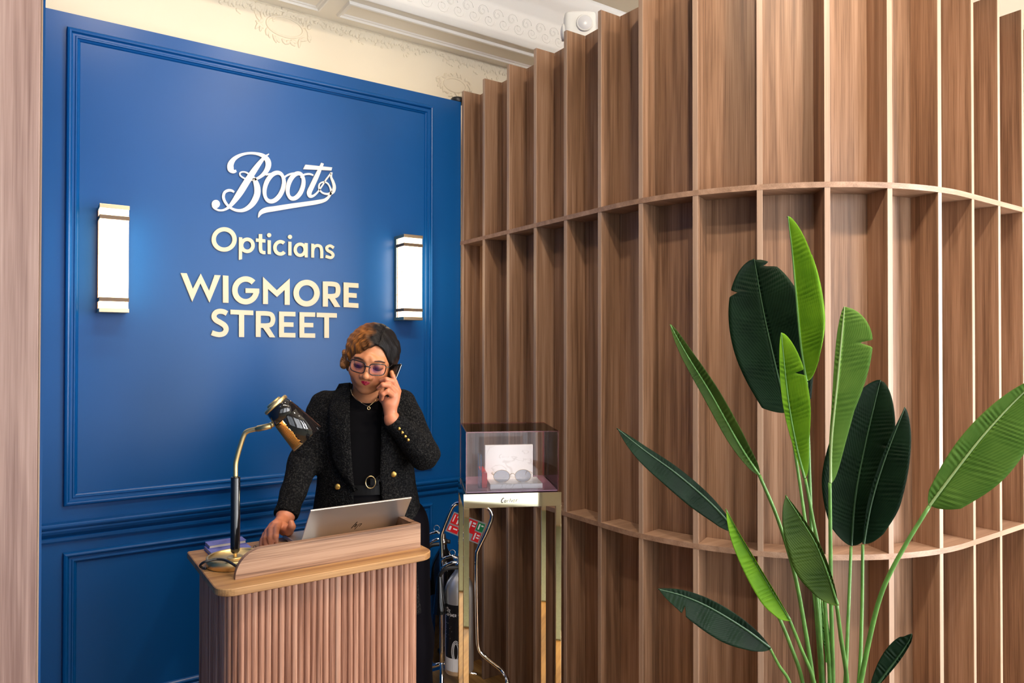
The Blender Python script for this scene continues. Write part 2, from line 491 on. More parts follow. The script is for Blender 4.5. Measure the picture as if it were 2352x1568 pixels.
# ---- blue panelled wall
BX0, BX1, BH = 0.016, 1.772, 2.777
o = MB().box(BX0 - .10, BX1, WALL_Y, WALL_Y + .10, 0, BH).build('wall_back', M['blue']); tag(o, kind='structure')
blue = o
def rect_frame(mb, x0, x1, z0, z1, prof, y):
    """mitred frame: profile of (inset, stand-off)"""
    mb.loops([[Vector((x, y - p, z)) for (x, z) in ((x0 + w, z0 + w), (x1 - w, z0 + w), (x1 - w, z1 - w), (x0 + w, z1 - w))] for (w, p) in prof], True, (False, False), False)
FR = [(0, 0), (0, .014), (.003, .019), (.009, .021), (.014, .019), (.017, .012), (.019, .010), (.026, .010), (.029, .013), (.033, .013), (.036, .008), (.040, .005), (.043, 0)]
mb = MB(); rect_frame(mb, .108, 1.612, .975, 2.721, FR, WALL_Y); mb.build('panel_moulding', M['blue'], blue)
mb = MB(); rect_frame(mb, .108, 1.612, .205, .806, FR, WALL_Y); mb.build('panel_moulding', M['blue'], blue)
# chair rail
RP = [(0, .845), (.010, .845), (.014, .852), (.014, .862), (.010, .866), (.016, .872), (.026, .880), (.031, .890), (.031, .897), (.036, .901), (.040, .908), (.040, .914), (.036, .918), (0, .918)]
mb = MB(); mb.loops([[Vector((x, WALL_Y - p, z)) for (p, z) in RP] for x in (BX0, BX1 - .015)], True, (True, True), False)
o = mb.build('trim_2', M['blue']); tag(o, kind='structure')
mb = MB(); mb.loops([[Vector((x, WALL_Y - p, z)) for (p, z) in [(0, 0), (.018, 0), (.018, .115), (.013, .122), (.013, .135), (.008, .145), (0, .145)]] for x in (BX0, BX1 - .015)], True, (True, True), False)
o = mb.build('baseboard_back', M['blue']); tag(o, kind='structure')
# return wall on the left with a wood-clad end
o = MB().box(-.60, BX0 + .001, 1.215, WALL_Y, 0, 3.12).build('wall_return', M['blue']); tag(o, kind='structure')
mb = MB(); mb.bbox(-.62, .0115, 1.195, 1.214, 0, 3.12, .0015)
o = mb.build('trim_3', M['jamb']); tag(o, kind='structure')
MB().bbox(.0115, .0140, 1.1955, 1.2145, 0, 3.12, .0006).build('edge_band', M['wood_edge'], o)

# ---- finned partition, straight then turning through a quarter circle
FX, FY, FR_R = 1.77, 1.11, .84
CX, CY = FX + FR_R, FY + FR_R
S_LEG = 3.04 - CY
S_ARC = S_LEG + FR_R * math.pi / 2
FIN_H, FIN_D, PITCH_S = 2.824, .097, .2055
Z_UP, Z_LO = 2.080, .901
def path(s, off=0.0):
    """point on the front line at length s, moved outwards by off; outward direction"""
    if s <= S_LEG: n = Vector((-1, 0, 0)); p = Vector((FX, 3.04 - s, 0))
    elif s <= S_ARC:
        a = (s - S_LEG) / FR_R
        n = Vector((-math.cos(a), -math.sin(a), 0)); p = Vector((CX, CY, 0)) + n * FR_R
    else: n = Vector((0, -1, 0)); p = Vector((CX + s - S_ARC, FY, 0))
    return p + n * off, n
NF = 20
S_END = PITCH_S * (NF - 1)
def strip(s0, s1, o0, o1, z0, z1, n):
    mb = MB(); rings = []
    for i in range(n + 1):
        s = s0 + (s1 - s0) * i / n
        a, _ = path(s, o0); b, _ = path(s, o1)
        rings.append([Vector((a.x, a.y, z0)), Vector((b.x, b.y, z0)), Vector((b.x, b.y, z1)), Vector((a.x, a.y, z1))])
    return mb.loops(rings, True, (True, True), False)
core = strip(0.0, S_END, -FIN_D - .012, -FIN_D - .10, 0, FIN_H - .004, 60).build('wall_right', M['wood_v'])
tag(core, kind='structure')
fin_me = None
for k in range(NF):
    p, n = path(PITCH_S * k + (.010 if k == 0 else 0))
    t = Vector((-n.y, n.x, 0))
    Mx = Matrix(((n.x, t.x, 0, p.x), (n.y, t.y, 0, p.y), (0, 0, 1, 0), (0, 0, 0, 1)))
    if fin_me is None:
        fin = MB().bbox(-FIN_D, -.0022, -.009, .009, 0, FIN_H, .0012).build('fin', M['wood_v'], core)
        fin.matrix_local = Mx; fin_me = fin.data
        edge_me = MB().bbox(-.0030, 0, -.009, .009, 0, FIN_H, .0008).build('edge_band', M['wood_edge'], fin).data
    else:
        f = inst('fin', fin_me, core, Mx)
        inst('edge_band', edge_me, f, Matrix.Identity(4))
for k in range(NF - 1):
    s0, s1 = PITCH_S * k + .009, PITCH_S * (k + 1) - .009
    a, _ = path(s0, -FIN_D); b, _ = path(s1, -FIN_D); a2, _ = path(s0, -FIN_D - .010); b2, _ = path(s1, -FIN_D - .010)
    mb = MB().loops([[Vector((q.x, q.y, z)) for q in (a, b, b2, a2)] for z in (0, FIN_H)], True, (True, True), False)
    mb.build('back_panel', M['wood_v'], core)
for (z, s0) in ((Z_UP, -.010), (Z_LO, -.010)):
    strip(s0, S_END, .0012, -FIN_D, z - .018, z, 110).build('shelf', M['wood_shelf'], core)

# ---- skirting of old wall to the right is hidden; ceiling downlights out of frame
def downlight(x, y, watts, target):
    o = empty('ceiling_downlight', (x, y, Z_CEIL))
    mb = MB().lathe([(.030, -.002), (.048, -.004), (.052, -.001), (.052, 0)], 28); mb.build('bezel', M['white'], o)
    MB().lathe([(.0001, -.0015), (.030, -.0015)], 24).build('lens', M['downlight'], o)
    d = bpy.data.lights.new('downlight_beam', 'SPOT'); d.energy = watts; d.color = (1, .84, .66)
    d.spot_size = math.radians(105); d.spot_blend = .8; d.shadow_soft_size = .05
    l = bpy.data.objects.new('downlight_beam', d); link(l)
    l.location = (x, y, Z_CEIL - .012)
    l.rotation_euler = (Vector(target) - Vector(l.location)).to_track_quat('-Z', 'Y').to_euler()
    return o
for (x, y, w, tg) in ((.30, 1.80, 34, (.22, 3.05, 2.35)), (1.00, 1.90, 30, (1.1, 3.05, 2.1)), (.55, .85, 70, (.7, 1.9, .6)), (1.05, .70, 85, (1.9, 2.3, 1.4)), (1.75, .35, 95, (2.15, 1.5, 1.3)), (2.9, .1, 60, (2.8, 1.1, 1.2))):
    d_ = downlight(x, y, w, tg)
    tag(d_, 'round recessed ceiling downlight above the shop floor', 'downlight', 'recessed ceiling downlights')

# ================================================================== wall lettering
def stroke2(pts, closed=False):
    """(x, y, width) samples to left and right outlines"""
    n = len(pts); Lf, Rt = [], []
    for i in range(n):
        a = pts[(i - 1) % n] if closed or i > 0 else pts[i]
        b = pts[(i + 1) % n] if closed or i < n - 1 else pts[i]
        tx, ty = b[0] - a[0], b[1] - a[1]
        l = math.hypot(tx, ty) or 1
        nx, ny = -ty / l, tx / l
        w = pts[i][2] / 2
        Lf.append((pts[i][0] + nx * w, pts[i][1] + ny * w)); Rt.append((pts[i][0] - nx * w, pts[i][1] - ny * w))
    return Lf, Rt

class Letter:
    """flat raised letter; to3(x, y, lift) places a drawing point"""
    def __init__(s, to3, thick, wk=1.0):
        s.mb = MB(); s.to3 = to3; s.t = thick; s.k = 0; s.wk = wk
    def _lift(s):
        s.k += 1
        return s.t - .00025 * s.k
    def stroke(s, pts, w=None, n=6, closed=False, smooth=True):
        q = [(p[0], p[1], (p[2] if len(p) > 2 else w) * s.wk) for p in pts]
        if smooth: q = [tuple(v) for v in spline(q, n, closed)]
        Lf, Rt = stroke2(q, closed); lift = s._lift()
        rings = [[s.to3(*Lf[i], lift), s.to3(*Rt[i], lift), s.to3(*Rt[i], 0), s.to3(*Lf[i], 0)] for i in range(len(q))]
        if closed: rings.append(rings[0])
        s.mb.loops(rings, True, (not closed, not closed), False)
        return s
    def ring(s, cx, cy, rx, ry, w, a0=0, a1=360, rot=0, n=40):
        closed = abs(a1 - a0) >= 360; pts = []
        cr, sr = math.cos(math.radians(rot)), math.sin(math.radians(rot))
        m = n if closed else n + 1
        for i in range(m):
            a = math.radians(a0 + (a1 - a0) * i / n)
            x, y = rx * math.cos(a), -ry * math.sin(a)
            ww = w(a) if callable(w) else w
            pts.append((cx + x * cr - y * sr, cy + x * sr + y * cr, ww))
        return s.stroke(pts, closed=closed, smooth=False)
    def poly(s, pts):
        lift = s._lift(); n = len(pts)
        tr = tessellate_polygon([[Vector((p[0], p[1], 0)) for p in pts]])
        v = [s.to3(*p, lift) for p in pts] + [s.to3(*p, 0) for p in pts]
        f = [(i, (i + 1) % n, n + (i + 1) % n, n + i) for i in range(n)] + [tuple(t) for t in tr]
        s.mb.add(v, f)
        return s
    def disc(s, cx, cy, r):
        return s.poly([(cx + r * math.cos(a), cy + r * math.sin(a)) for a in [2 * math.pi * k / 20 for k in range(20)]])
    def done(s, mat, parent, name='letter'):
        return s.mb.build(name, mat, parent)

def on_wall(cx, cy, lift):
    return at(380 + cx / 3.266, 320 + cy / 3.266, y=WALL_Y - lift * 0) + Vector((0, -lift, 0))
TH = .009
def rect(x0, y0, x1, y1, dy=0):
    return [(x0, y0), (x1, y0 + dy), (x1, y1 + dy), (x0, y1)]

logo = empty('script_logo', (.86, WALL_Y, 2.2))
logo.location = (0, 0, 0)
tag(logo, 'large white raised script word with an underline flourish on the blue wall', 'logo')
W_ = M['letter_white']
B = Letter(on_wall, TH, .80)
B.stroke([(773, 112, 8), (745, 132, 22), (715, 165, 36), (668, 228, 52), (612, 312, 60), (556, 402, 60), (508, 470, 44), (470, 512, 28), (432, 532, 20), (395, 533, 18), (366, 518, 20), (352, 500, 22)])
B.disc(375, 487, 31)
B.stroke([(528, 238, 22), (508, 244, 34), (487, 226, 58), (486, 190, 56), (512, 150, 40), (560, 121, 28), (620, 107, 22), (680, 110, 26), (730, 127, 38), (762, 160, 50), (768, 200, 52), (750, 243, 44), (712, 280, 30), (668, 302, 22), (622, 303, 16), (585, 293, 14), (560, 275, 14), (556, 256, 14), (572, 247, 14), (600, 250, 14), (632, 270, 18), (662, 300, 36), (682, 350, 54), (686, 405, 58), (666, 460, 56), (630, 505, 46), (580, 533, 34), (530, 534, 26), (485, 515, 22), (450, 480, 24), (432, 438, 26), (440, 402, 26), (465, 386, 26), (492, 386, 22), (512, 398, 18)])
B.done(W_, logo)
Lt = Letter(on_wall, TH, .78)
wf = lambda a: 30 + 14 * abs(math.cos(a + .5))
Lt.ring(812, 360, 66, 112, wf, rot=20)
Lt.stroke([(748, 268, 20), (785, 260, 14), (820, 258, 14), (850, 256, 16)])
Lt.done(W_, logo)
Lt = Letter(on_wall, TH, .78)
Lt.ring(972, 352, 54, 98, wf, rot=18)
Lt.stroke([(880, 300, 18), (900, 278, 18), (938, 261, 18), (985, 256, 16), (1015, 262, 16)])
Lt.stroke([(1010, 290, 18), (1035, 268, 18), (1075, 262, 18), (1105, 272, 16)])
Lt.done(W_, logo)
Lt = Letter(on_wall, TH, .78)
Lt.stroke([(1174, 182, 26), (1155, 225, 34), (1125, 290, 44), (1092, 360, 46), (1074, 402, 46), (1082, 428, 34), (1108, 424, 22), (1140, 395, 16), (1168, 355, 14), (1200, 305, 14), (1236, 258, 16)])
Lt.poly([(1046, 192), (1246, 213), (1240, 236), (1029, 226)])
Lt.done(W_, logo)
Lt = Letter(on_wall, TH, .78)
Lt.stroke([(1240, 250, 22), (1238, 285, 20), (1252, 320, 26), (1262, 360, 30), (1250, 396, 36), (1215, 412, 22), (1172, 402, 16), (1148, 370, 16), (1152, 338, 14), (1178, 322, 14), (1208, 330, 14), (1228, 358, 14), (1238, 395, 20), (1222, 430, 24), (1190, 458, 32), (1130, 473, 40), (1040, 487, 42), (930, 503, 46), (820, 521, 48), (750, 532, 50), (712, 552, 38), (692, 588, 6)])
Lt.done(W_, logo)

opt = empty('sign_lettering')
tag(opt, 'single line of mixed-case cream letters reading Opticians on the blue wall', 'lettering')
C_ = M['letter']
def L_(): return Letter(on_wall, TH)
L_().ring(437, 752, 78, 76, 32).done(C_, opt)
L_().poly([(547, 735), (573, 737), (571, 900), (547, 905)]).ring(610, 796, 43, 45, 27).done(C_, opt)
L_().stroke([(709, 712, 26), (709, 770, 26), (709, 818, 26), (714, 840, 26), (730, 850, 25), (746, 850, 24)]).poly([(674, 744), (746, 751), (746, 776), (674, 769)]).done(C_, opt)
L_().poly([(762, 757), (787, 759), (787, 863), (762, 861)]).disc(774, 720, 16).done(C_, opt)
L_().ring(858, 815, 41, 46, 26, a0=48, a1=318).done(C_, opt)
L_().poly([(917, 768), (941, 770), (941, 873), (917, 871)]).disc(930, 733, 16).done(C_, opt)
L_().ring(1006, 829, 37, 42, 24).poly([(1040, 778), (1063, 780), (1063, 887), (1040, 885)]).done(C_, opt)
L_().poly([(1089, 783), (1111, 785), (1111, 889), (1089, 887)]).stroke([(1101, 840, 20), (1108, 812, 22), (1132, 797, 22), (1158, 806, 23), (1167, 835, 23), (1168, 865, 23), (1168, 893, 23)]).done(C_, opt)
L_().stroke([(1258, 815, 22), (1230, 799, 21), (1206, 812, 22), (1212, 834, 22), (1240, 850, 22), (1253, 870, 22), (1236, 888, 22), (1197, 878, 22)]).done(C_, opt)

cap = empty('street_lettering')
tag(cap, 'two lines of heavy cream capitals spelling a street name under the smaller lettering', 'lettering')
L_().poly([(112, 1003), (157, 1005), (203, 1122), (262, 1008), (324, 1136), (366, 1018), (411, 1020), (327, 1224), (259, 1080), (198, 1218)]).done(C_, cap)
L_().poly([(427, 1021), (469, 1024), (470, 1227), (428, 1225)]).done(C_, cap)
L_().ring(598, 1133, 81, 85, 41, a0=44, a1=356).poly([(597, 1117), (700, 1120), (700, 1154), (597, 1152)]).done(C_, cap)
L_().poly([(728, 1032), (831, 1132), (928, 1044), (928, 1242), (890, 1241), (890, 1130), (832, 1183), (765, 1122), (765, 1236), (728, 1235)]).done(C_, cap)
L_().ring(1054, 1154, 78, 80, 41).done(C_, cap)
def let_R(x, y0, y1, w, bw, bh, sk):
    l = L_()
    l.poly([(x, y0), (x + w, y0 + 1), (x + w, y1), (x, y1 - 1)])
    t = w * .92
    l.stroke([(x + w * .5, y0 + t / 2, t), (x + bw * .55, y0 + t / 2 + 2, t), (x + bw * .80, y0 + t * .85, t), (x + bw - t / 2, y0 + bh / 2, t), (x + bw * .80, y0 + bh - t * .8, t), (x + bw * .55, y0 + bh - t / 2, t), (x + w * .5, y0 + bh - t / 2, t)], n=8)
    l.poly([(x + bw * .30, y0 + bh - t * .4), (x + bw * .62, y0 + bh - t * .5), (x + bw + sk, y1 + 3), (x + bw + sk - w * 1.15, y1 + 2)])
    return l
def let_E(x, y0, x1, y1, w, dy):
    l = L_(); t = w * .92; m = (y0 + y1) / 2
    l.poly([(x, y0), (x + w, y0 + dy * .3), (x + w, y1 + dy * .3), (x, y1)])
    for (a, xe) in ((y0, x1), (m - t / 2, x1 - (x1 - x) * .12), (y1 - t, x1)):
        l.poly([(x, a), (xe, a + dy), (xe, a + t + dy), (x, a + t)])
    return l
let_R(1176, 1066, 1255, 38, 132, 128, 0).done(C_, cap)
let_E(1331, 1073, 1443, 1258, 38, 7).done(C_, cap)
L_().stroke([(458, 1306, 38), (432, 1293, 38), (398, 1290, 38), (370, 1304, 38), (361, 1331, 38), (377, 1356, 40), (410, 1375, 40), (441, 1397, 40), (452, 1425, 38), (438, 1453, 38), (408, 1464, 38), (374, 1460, 38), (345, 1450, 38)]).done(C_, cap)
L_().poly([(484, 1277), (655, 1284), (655, 1319), (484, 1312)]).poly([(548, 1282), (587, 1284), (587, 1483), (548, 1482)]).done(C_, cap)
let_R(674, 1287, 1482, 37, 146, 126, 0).done(C_, cap)
let_E(848, 1291, 971, 1483, 37, 3).done(C_, cap)
let_E(1001, 1296, 1119, 1486, 36, 2).done(C_, cap)
L_().poly([(1130, 1299), (1281, 1304), (1281, 1338), (1130, 1333)]).poly([(1187, 1302), (1222, 1304), (1222, 1489), (1187, 1488)]).done(C_, cap)

# ================================================================== wall sconces
def sconce(x0, label):
    w, z0, z1, yf = .0965, 1.679, 2.072, 2.945
    r = empty('wall_sconce', (x0 + w / 2, WALL_Y, (z0 + z1) / 2)); tag(r, label, 'wall lamp', 'pair of wall sconces')
    hw, hh, dp = w / 2, (z1 - z0) / 2, WALL_Y - yf
    MB().bbox(-hw + .002, hw - .002, -.022, 0, -hh, hh, .001).build('backplate', M['brass_pale'], r)
    MB().bbox(-hw + .0025, hw - .0025, -dp + .0025, -.022, -hh + .012, hh - .012, .001).build('alabaster_box', M['sconce'], r)
    for s in (-1, 1):
        MB().bbox(-hw, hw, -dp, -.0, min(s * hh, s * (hh - .015)), max(s * hh, s * (hh - .015)), .001).build('end_cap', M['brass_pale'], r)
        zc = s * (hh - .047)
        mb = MB()
        for (a, b, c, d) in ((-hw, hw, -dp, -dp + .004), (-hw, -hw + .004, -dp + .004, -.022), (hw - .004, hw, -dp + .004, -.022)):
            mb.bbox(a, b, c, d, zc - .0072, zc + .0072, .0006)
        mb.build('band', M['brass_dark'], r)
        MB().box(s * (hw - .0012) - .0012, s * (hw - .0012) + .0012, -.036, -.033, -hh + .013, hh - .013).build('rib', M['brass_dark'], r)
    return r
sconce(.208, 'lit alabaster and brass wall lamp left of the wall lettering')
sconce(1.412, 'lit alabaster and brass wall lamp right of the wall lettering, nearest the finned partition')

# ================================================================== things on top of the partition
e = empty('emergency_light', at(1331, 103, x=1.955)); e.rotation_euler = (0, 0, -.62)
e.location.z = FIN_H - .004
tag(e, 'white twin-lens emergency light unit on top of the finned partition', 'emergency light')
body = []
for z, k in ((0, .55), (.012, .75), (.045, .93), (.075, 1), (.150, 1), (.158, .96), (.162, .85)):
    pl = []
    for i in range(28):
        a = 2 * math.pi * i / 28
        ex = .34
        cx_, sy_ = math.cos(a), math.sin(a)
        pl.append(Vector((.068 * k * math.copysign(abs(cx_) ** ex, cx_), .055 * k * math.copysign(abs(sy_) ** ex, sy_), z)))
    body.append(pl)
MB().loops(body, True, (True, True), True).build('housing', M['white'], e)
for (p, rz) in (((.018, -.056, .108), 0), ((-.069, -.01, .088), -math.pi / 2)):
    Mx = Matrix.Translation(p) @ Matrix.Rotation(rz, 4, 'Z') @ Matrix.Rotation(math.pi / 2, 4, 'X')
    b = MB().lathe([(.034, -.004), (.036, .004), (.033, .008), (.030, .007)], 28, Mx).build('lens_rim', M['white'], e)
    MB().lathe([(.031, .006), (.022, .011), (.010, .013), (.0001, .0135)], 24, Mx).build('lens', M['pir'], e)
q = at(1052, 214, y=3.08)
o = MB().lathe([(.0001, 0), (.030, 0), (.034, .004), (.034, .022), (.030, .027), (.0001, .028)], 28, Matrix.Translation((q.x, 3.085, BH))).build('puck_spotlight', M['black'])
tag(o, 'small black round fitting on top of the blue wall at the partition corner', 'light fitting')

# ================================================================== reception desk
DX0, DX1, DY0, DY1, DZ = .383, .978, 1.823, 2.233, .960
desk = empty('reception_desk', ((DX0 + DX1) / 2, (DY0 + DY1) / 2, 0)); tag(desk, 'small wooden reception desk with a reeded front and rounded corners', 'desk')
dcx, dcy = desk.location.x, desk.location.y
def rrect(x0, x1, y0, y1, rf, rb, n=10):
    """rounded rectangle, front (low y) radius rf, back radius rb"""
    out = []
    for (cx_, cy_, r, a0) in ((x1 - rf, y0 + rf, rf, -90), (x1 - rb, y1 - rb, rb, 0), (x0 + rb, y1 - rb, rb, 90), (x0 + rf, y0 + rf, rf, 180)):
        for i in range(n + 1):
            a = math.radians(a0 + 90 * i / n)
            out.append((cx_ + r * math.cos(a), cy_ + r * math.sin(a)))
    return out
hx, hy = (DX1 - DX0) / 2, (DY1 - DY0) / 2
mb = MB()
rings = []
for (ins, z) in ((.002, DZ - .019), (.0, DZ - .017), (.0, DZ - .002), (.002, DZ)):
    rings.append([Vector((x, y, z)) for (x, y) in rrect(-hx + ins, hx - ins, -hy + ins, hy - ins, .046 - ins, .006)])
mb.loops(rings, True, (True, True), False)
mb.build('top', M['desk_top'], desk)
bi = .030
base = rrect(-hx + bi, hx - bi, -hy + bi, hy - bi, .050, .006)
mb = MB().loops([[Vector((x, y, z)) for (x, y) in rrect(-hx + bi + .008, hx - bi - .008, -hy + bi + .008, hy - bi - .008, .044, .006)] for z in (0, DZ - .019)], True, (True, True), False)
mb.build('carcass', M['desk_slat'], desk)
# reeded slats round the front and the sides
per = [Vector((x, y, 0)) for (x, y) in base]
start = 33; order = per[22:] + per[:22]           # begin at the back left corner, run over the front to the back right
pts = [per[(33 - 11 + i) % len(per)] for i in range(len(per))]
cum = [0]
for i in range(1, len(pts)): cum.append(cum[-1] + (pts[i] - pts[i - 1]).length)
total = cum[-1]
def along(s):
    i = 0
    while i < len(cum) - 2 and cum[i + 1] < s: i += 1
    t = (s - cum[i]) / max(1e-9, cum[i + 1] - cum[i])
    p = pts[i].lerp(pts[i + 1], t); d = (pts[i + 1] - pts[i]).normalized()
    return p, d
slat_me = None
sw = .0168
ns = int(total / sw)
for k in range(ns):
    p, d = along((k + .5) * total / ns)
    nrm = Vector((d.y, -d.x, 0))
    if p.y > hy - bi - .008 and abs(p.x) < hx - bi - .02: continue
    Mx = Matrix(((d.x, nrm.x, 0, p.x), (d.y, nrm.y, 0, p.y), (0, 0, 1, 0), (0, 0, 0, 1)))
    if slat_me is None:
        prof2 = [(-sw * .49, -.010), (-sw * .48, -.0036)] + [(-sw * .46 * math.cos(math.pi * i / 6), -.0035 + .0055 * math.sin(math.pi * i / 6)) for i in range(7)] + [(sw * .48, -.0036), (sw * .49, -.010)]
        mb = MB().loops([[Vector((x, y, z)) for (x, y) in prof2] for z in (.004, DZ - .0195)], True, (True, True), False)
        s_ = mb.build('slat', M['desk_slat'], desk); s_.matrix_local = Mx; slat_me = s_.data
    else: inst('slat', slat_me, desk, Mx)
# upstand: front board with a rounded shoulder, and a short return on the right
UX0, UX1, UY, UT, UH = .438 - dcx, .962 - dcx, 1.889 - dcy, .018, .072
poly = [(UX0, 0), (UX1, 0), (UX1, UH)] + [(UX0 + .070 + .070 * math.cos(math.radians(90 + 90 * i / 14)), UH - .070 + .070 * math.sin(math.radians(90 + 90 * i / 14))) for i in range(15)]
Mx = Matrix(((1, 0, 0, 0), (0, 0, -1, UY + UT), (0, 1, 0, DZ), (0, 0, 0, 1)))
mb = MB().prism(poly, 0, UT, Mx); mb.build('upstand_front', M['desk_up'], desk)
MB().bbox(UX1 - .018, UX1, UY + UT, hy - .03, DZ, DZ + UH, .001).build('upstand_side', M['desk_up'], desk)

# ================================================================== laptop
lap = empty('laptop', (0, 0, 0)); tag(lap, 'silver laptop standing open behind the desk upstand, lid towards the camera', 'laptop')
a_ = at(693, 1240, y=2.03); LW = .312
lx = at(714, 1172, y=1.95).x + .008
lap.location = (lx - .008, 2.052, DZ)
MB().bbox(0, LW, 0, .165, .003, .017, .003).build('keyboard_base', M['silver'], lap)
tilt = math.radians(-19)      # lid leans towards the camera side
Ml = Matrix.Translation((0, .0, .014)) @ Matrix.Rotation(math.radians(90 + 37.5), 4, 'X')
lid = MB().bbox(0, LW, 0, .158, 0, .0055, .0015, Ml).build('lid', M['silver'], lap)
MB().bbox(.006, LW - .006, .008, .152, -.0006, .0002, .0002, Ml).build('screen', M['black_gloss'], lap)
def on_lid(cx, cy, lift):
    # logo drawn in a 0..100 square centred on the lid
    return Ml @ Vector((LW * .50 + (cx - 50) * .00030, .068 + (50 - cy) * .00030, .0056 + lift))
def lidP(l):
    # ribbons: seen from outside the lid runs left to right
    return l
hp = Letter(on_lid, .0006)
hp.stroke([(8, 92, 9), (50, 4, 9)], smooth=False)
hp.stroke([(34, 80, 9), (52, 42, 9)], smooth=False).stroke([(30, 42, 8), (58, 42, 8)], smooth=False).stroke([(42, 82, 9), (58, 44, 9)], smooth=False)
hp.stroke([(48, 116, 9), (82, 42, 9)], smooth=False).stroke([(80, 42, 8), (108, 42, 8)], smooth=False).stroke([(88, 82, 9), (106, 44, 9)], smooth=False)
hp.done(M['black'], lap, 'logo')
# black lead lying behind the upstand
o = MB().tube([tuple(v) for v in spline([(lx - .01, 1.935, DZ + .004), (lx + .05, 1.945, DZ + .02), (lx + .10, 1.965, DZ + .048), (lx + .16, 1.97, DZ + .030), (lx + .26, 1.96, DZ + .006)], 8)], .003, 8).build('charging_cable', M['black'])
tag(o, 'thin black cable looping up in front of the laptop lid', 'cable')

# ================================================================== papers, clip and books
ps = empty('leaflet', (.63, 2.045, DZ), .05); tag(ps, 'printed white leaflet under the woman\'s resting hand', 'leaflet')
MB().box(-.075, .075, -.10, .10, 0, .0015).build('sheet', M['paper'], ps)
Lp = Letter(lambda x, y, l: Vector((x, y, .0015 + l)), .0003)
Lp.ring(.045, -.062, .012, .006, .003, a0=40, a1=330, n=18)
Lp.done(M['ink_blue'], ps, 'print')
MB().box(-.05, .06, .0, .06, .0015, .0018).build('print', plain('grey_print', (.45, .38, .42), rough=.6), ps)
c = at(585, 1258, z=DZ + .02)
o = MB().tube([(c.x - .004, c.y, DZ), (c.x - .004, c.y, DZ + .022), (c.x - .002, c.y, DZ + .026), (c.x + .002, c.y, DZ + .026), (c.x + .004, c.y, DZ + .022), (c.x + .004, c.y, DZ)], .0009, 6).build('paper_clip', M['black'])
tag(o, 'tiny black wire clip standing behind the rounded end of the upstand', 'clip')
def book(x0, x1, y0, y1, z0, h, rz, label):
    r = empty('notebook', ((x0 + x1) / 2, (y0 + y1) / 2, z0), rz); tag(r, label, 'notebook', 'lilac notebooks on the desk')
    a, b = (x1 - x0) / 2, (y1 - y0) / 2
    MB().bbox(-a + .002, a - .002, -b + .001, b - .003, .002, h - .002, .0006).build('pages', M['book_edge'], r)
    mb = MB().bbox(-a, a, -b, b, h - .002, h, .0007); mb.bbox(-a, a, -b, b, 0, .002, .0007)
    mb.bbox(-a, a, b - .002, b, .002, h - .002, .0005)
    mb.build('cover', M['lilac'], r)
    return r
book(.428, .538, 2.134, 2.219, DZ, .012, .03, 'lower lilac cloth notebook at the back corner of the desk, behind the lamp base')
book(.431, .535, 2.177, 2.225, DZ + .0122, .011, .03, 'upper lilac cloth notebook, narrower, lying on another one behind the lamp')
# ================================================================== desk lamp
LB = at(527, 1300, z=DZ); LB.x, LB.y = .470, 2.030
lamp = empty('desk_lamp', (LB.x, LB.y, DZ)); tag(lamp, 'brass desk lamp with black stem and tilted black shade', 'lamp')
mb = MB().lathe([(.0001, 0), (.070, 0), (.0735, .002), (.0735, .023), (.072, .025), (.069, .025), (.067, .023), (.066, .019), (.0001, .018)], 56)
mb.build('base', M['brass'], lamp)
MB().lathe([(.021, .018), (.021, .0205), (.019, .0215), (.0001, .0215)], 32).build('collar', M['brass'], lamp)
Rw = Vector((math.cos(YAW), -math.sin(YAW), 0)); Fw = Vector((math.sin(YAW), math.cos(YAW), 0))
DLAMP = (Vector((LB.x, LB.y, 0))).dot(Fw)
def lp(px, py, dd=0.0):
    return at(px, py, d=DLAMP + dd) - lamp.location
sx = Vector((0, 0, 0))
zb = lp(537.7, 1268).z; ztop = lp(539.6, 1094).z
MB().lathe([(.0052, .02), (.0052, zb + .01)], 16).build('stem', M['brass'], lamp)
MB().lathe([(.0075, zb), (.0122, zb + .006), (.0124, zb + .012), (.0124, ztop - .004), (.0118, ztop), (.008, ztop + .0005)], 28).build('grip', M['black_gloss'], lamp)
off = lp(539.6, 1094); off.z = 0
def lq(px, py, dd=0.0): return lp(px, py, dd) - off
arm = [tuple(v) for v in spline([tuple(lq(539.6, 1096)), tuple(lq(540, 1066)), tuple(lq(543, 1050)), tuple(lq(551, 1022)), tuple(lq(560, 997)), tuple(lq(567, 990)), tuple(lq(576, 987)), tuple(lq(590, 984))], 6)]
MB().tube(arm, .0066, 16).build('arm', M['brass'], lamp)
MB().tube([lq(586, 985), lq(590, 984), lq(590.2, 984), lq(621, 977), lq(622, 976.8)], [.0068, .0068, .0084, .0084, .006], 18).build('arm_sleeve', M['brass'], lamp)
mb = MB(); jc = lq(624, 974)
mb.lathe([(.0001 + .008 * math.sin(math.pi * i / 10), -.008 * math.cos(math.pi * i / 10)) for i in range(11)], 16, Matrix.Translation(jc)); mb.build('joint', M['brass'], lamp)
S0 = lq(631, 928, .0); S1 = lq(706, 1006, .014)
ax = (S1 - S0).normalized(); SL = (S1 - S0).length
ux = Fw.cross(ax).normalized(); uy = ax.cross(ux).normalized()
WIN = math.radians(-34)
# ux points to the lower left of the shade as seen from the desk front
if ux.dot(Rw) > 0: ux, uy = -ux, -uy
Ms = Matrix(((ux.x, uy.x, ax.x, S0.x), (ux.y, uy.y, ax.y, S0.y), (ux.z, uy.z, ax.z, S0.z), (0, 0, 0, 1)))
rot_ = Matrix.Rotation(WIN, 4, 'Z')
Ms = Ms @ rot_
R0, R1 = .0345, .0500
half = math.radians(50)
def rad(z): return R0 + (R1 - R0) * z / SL
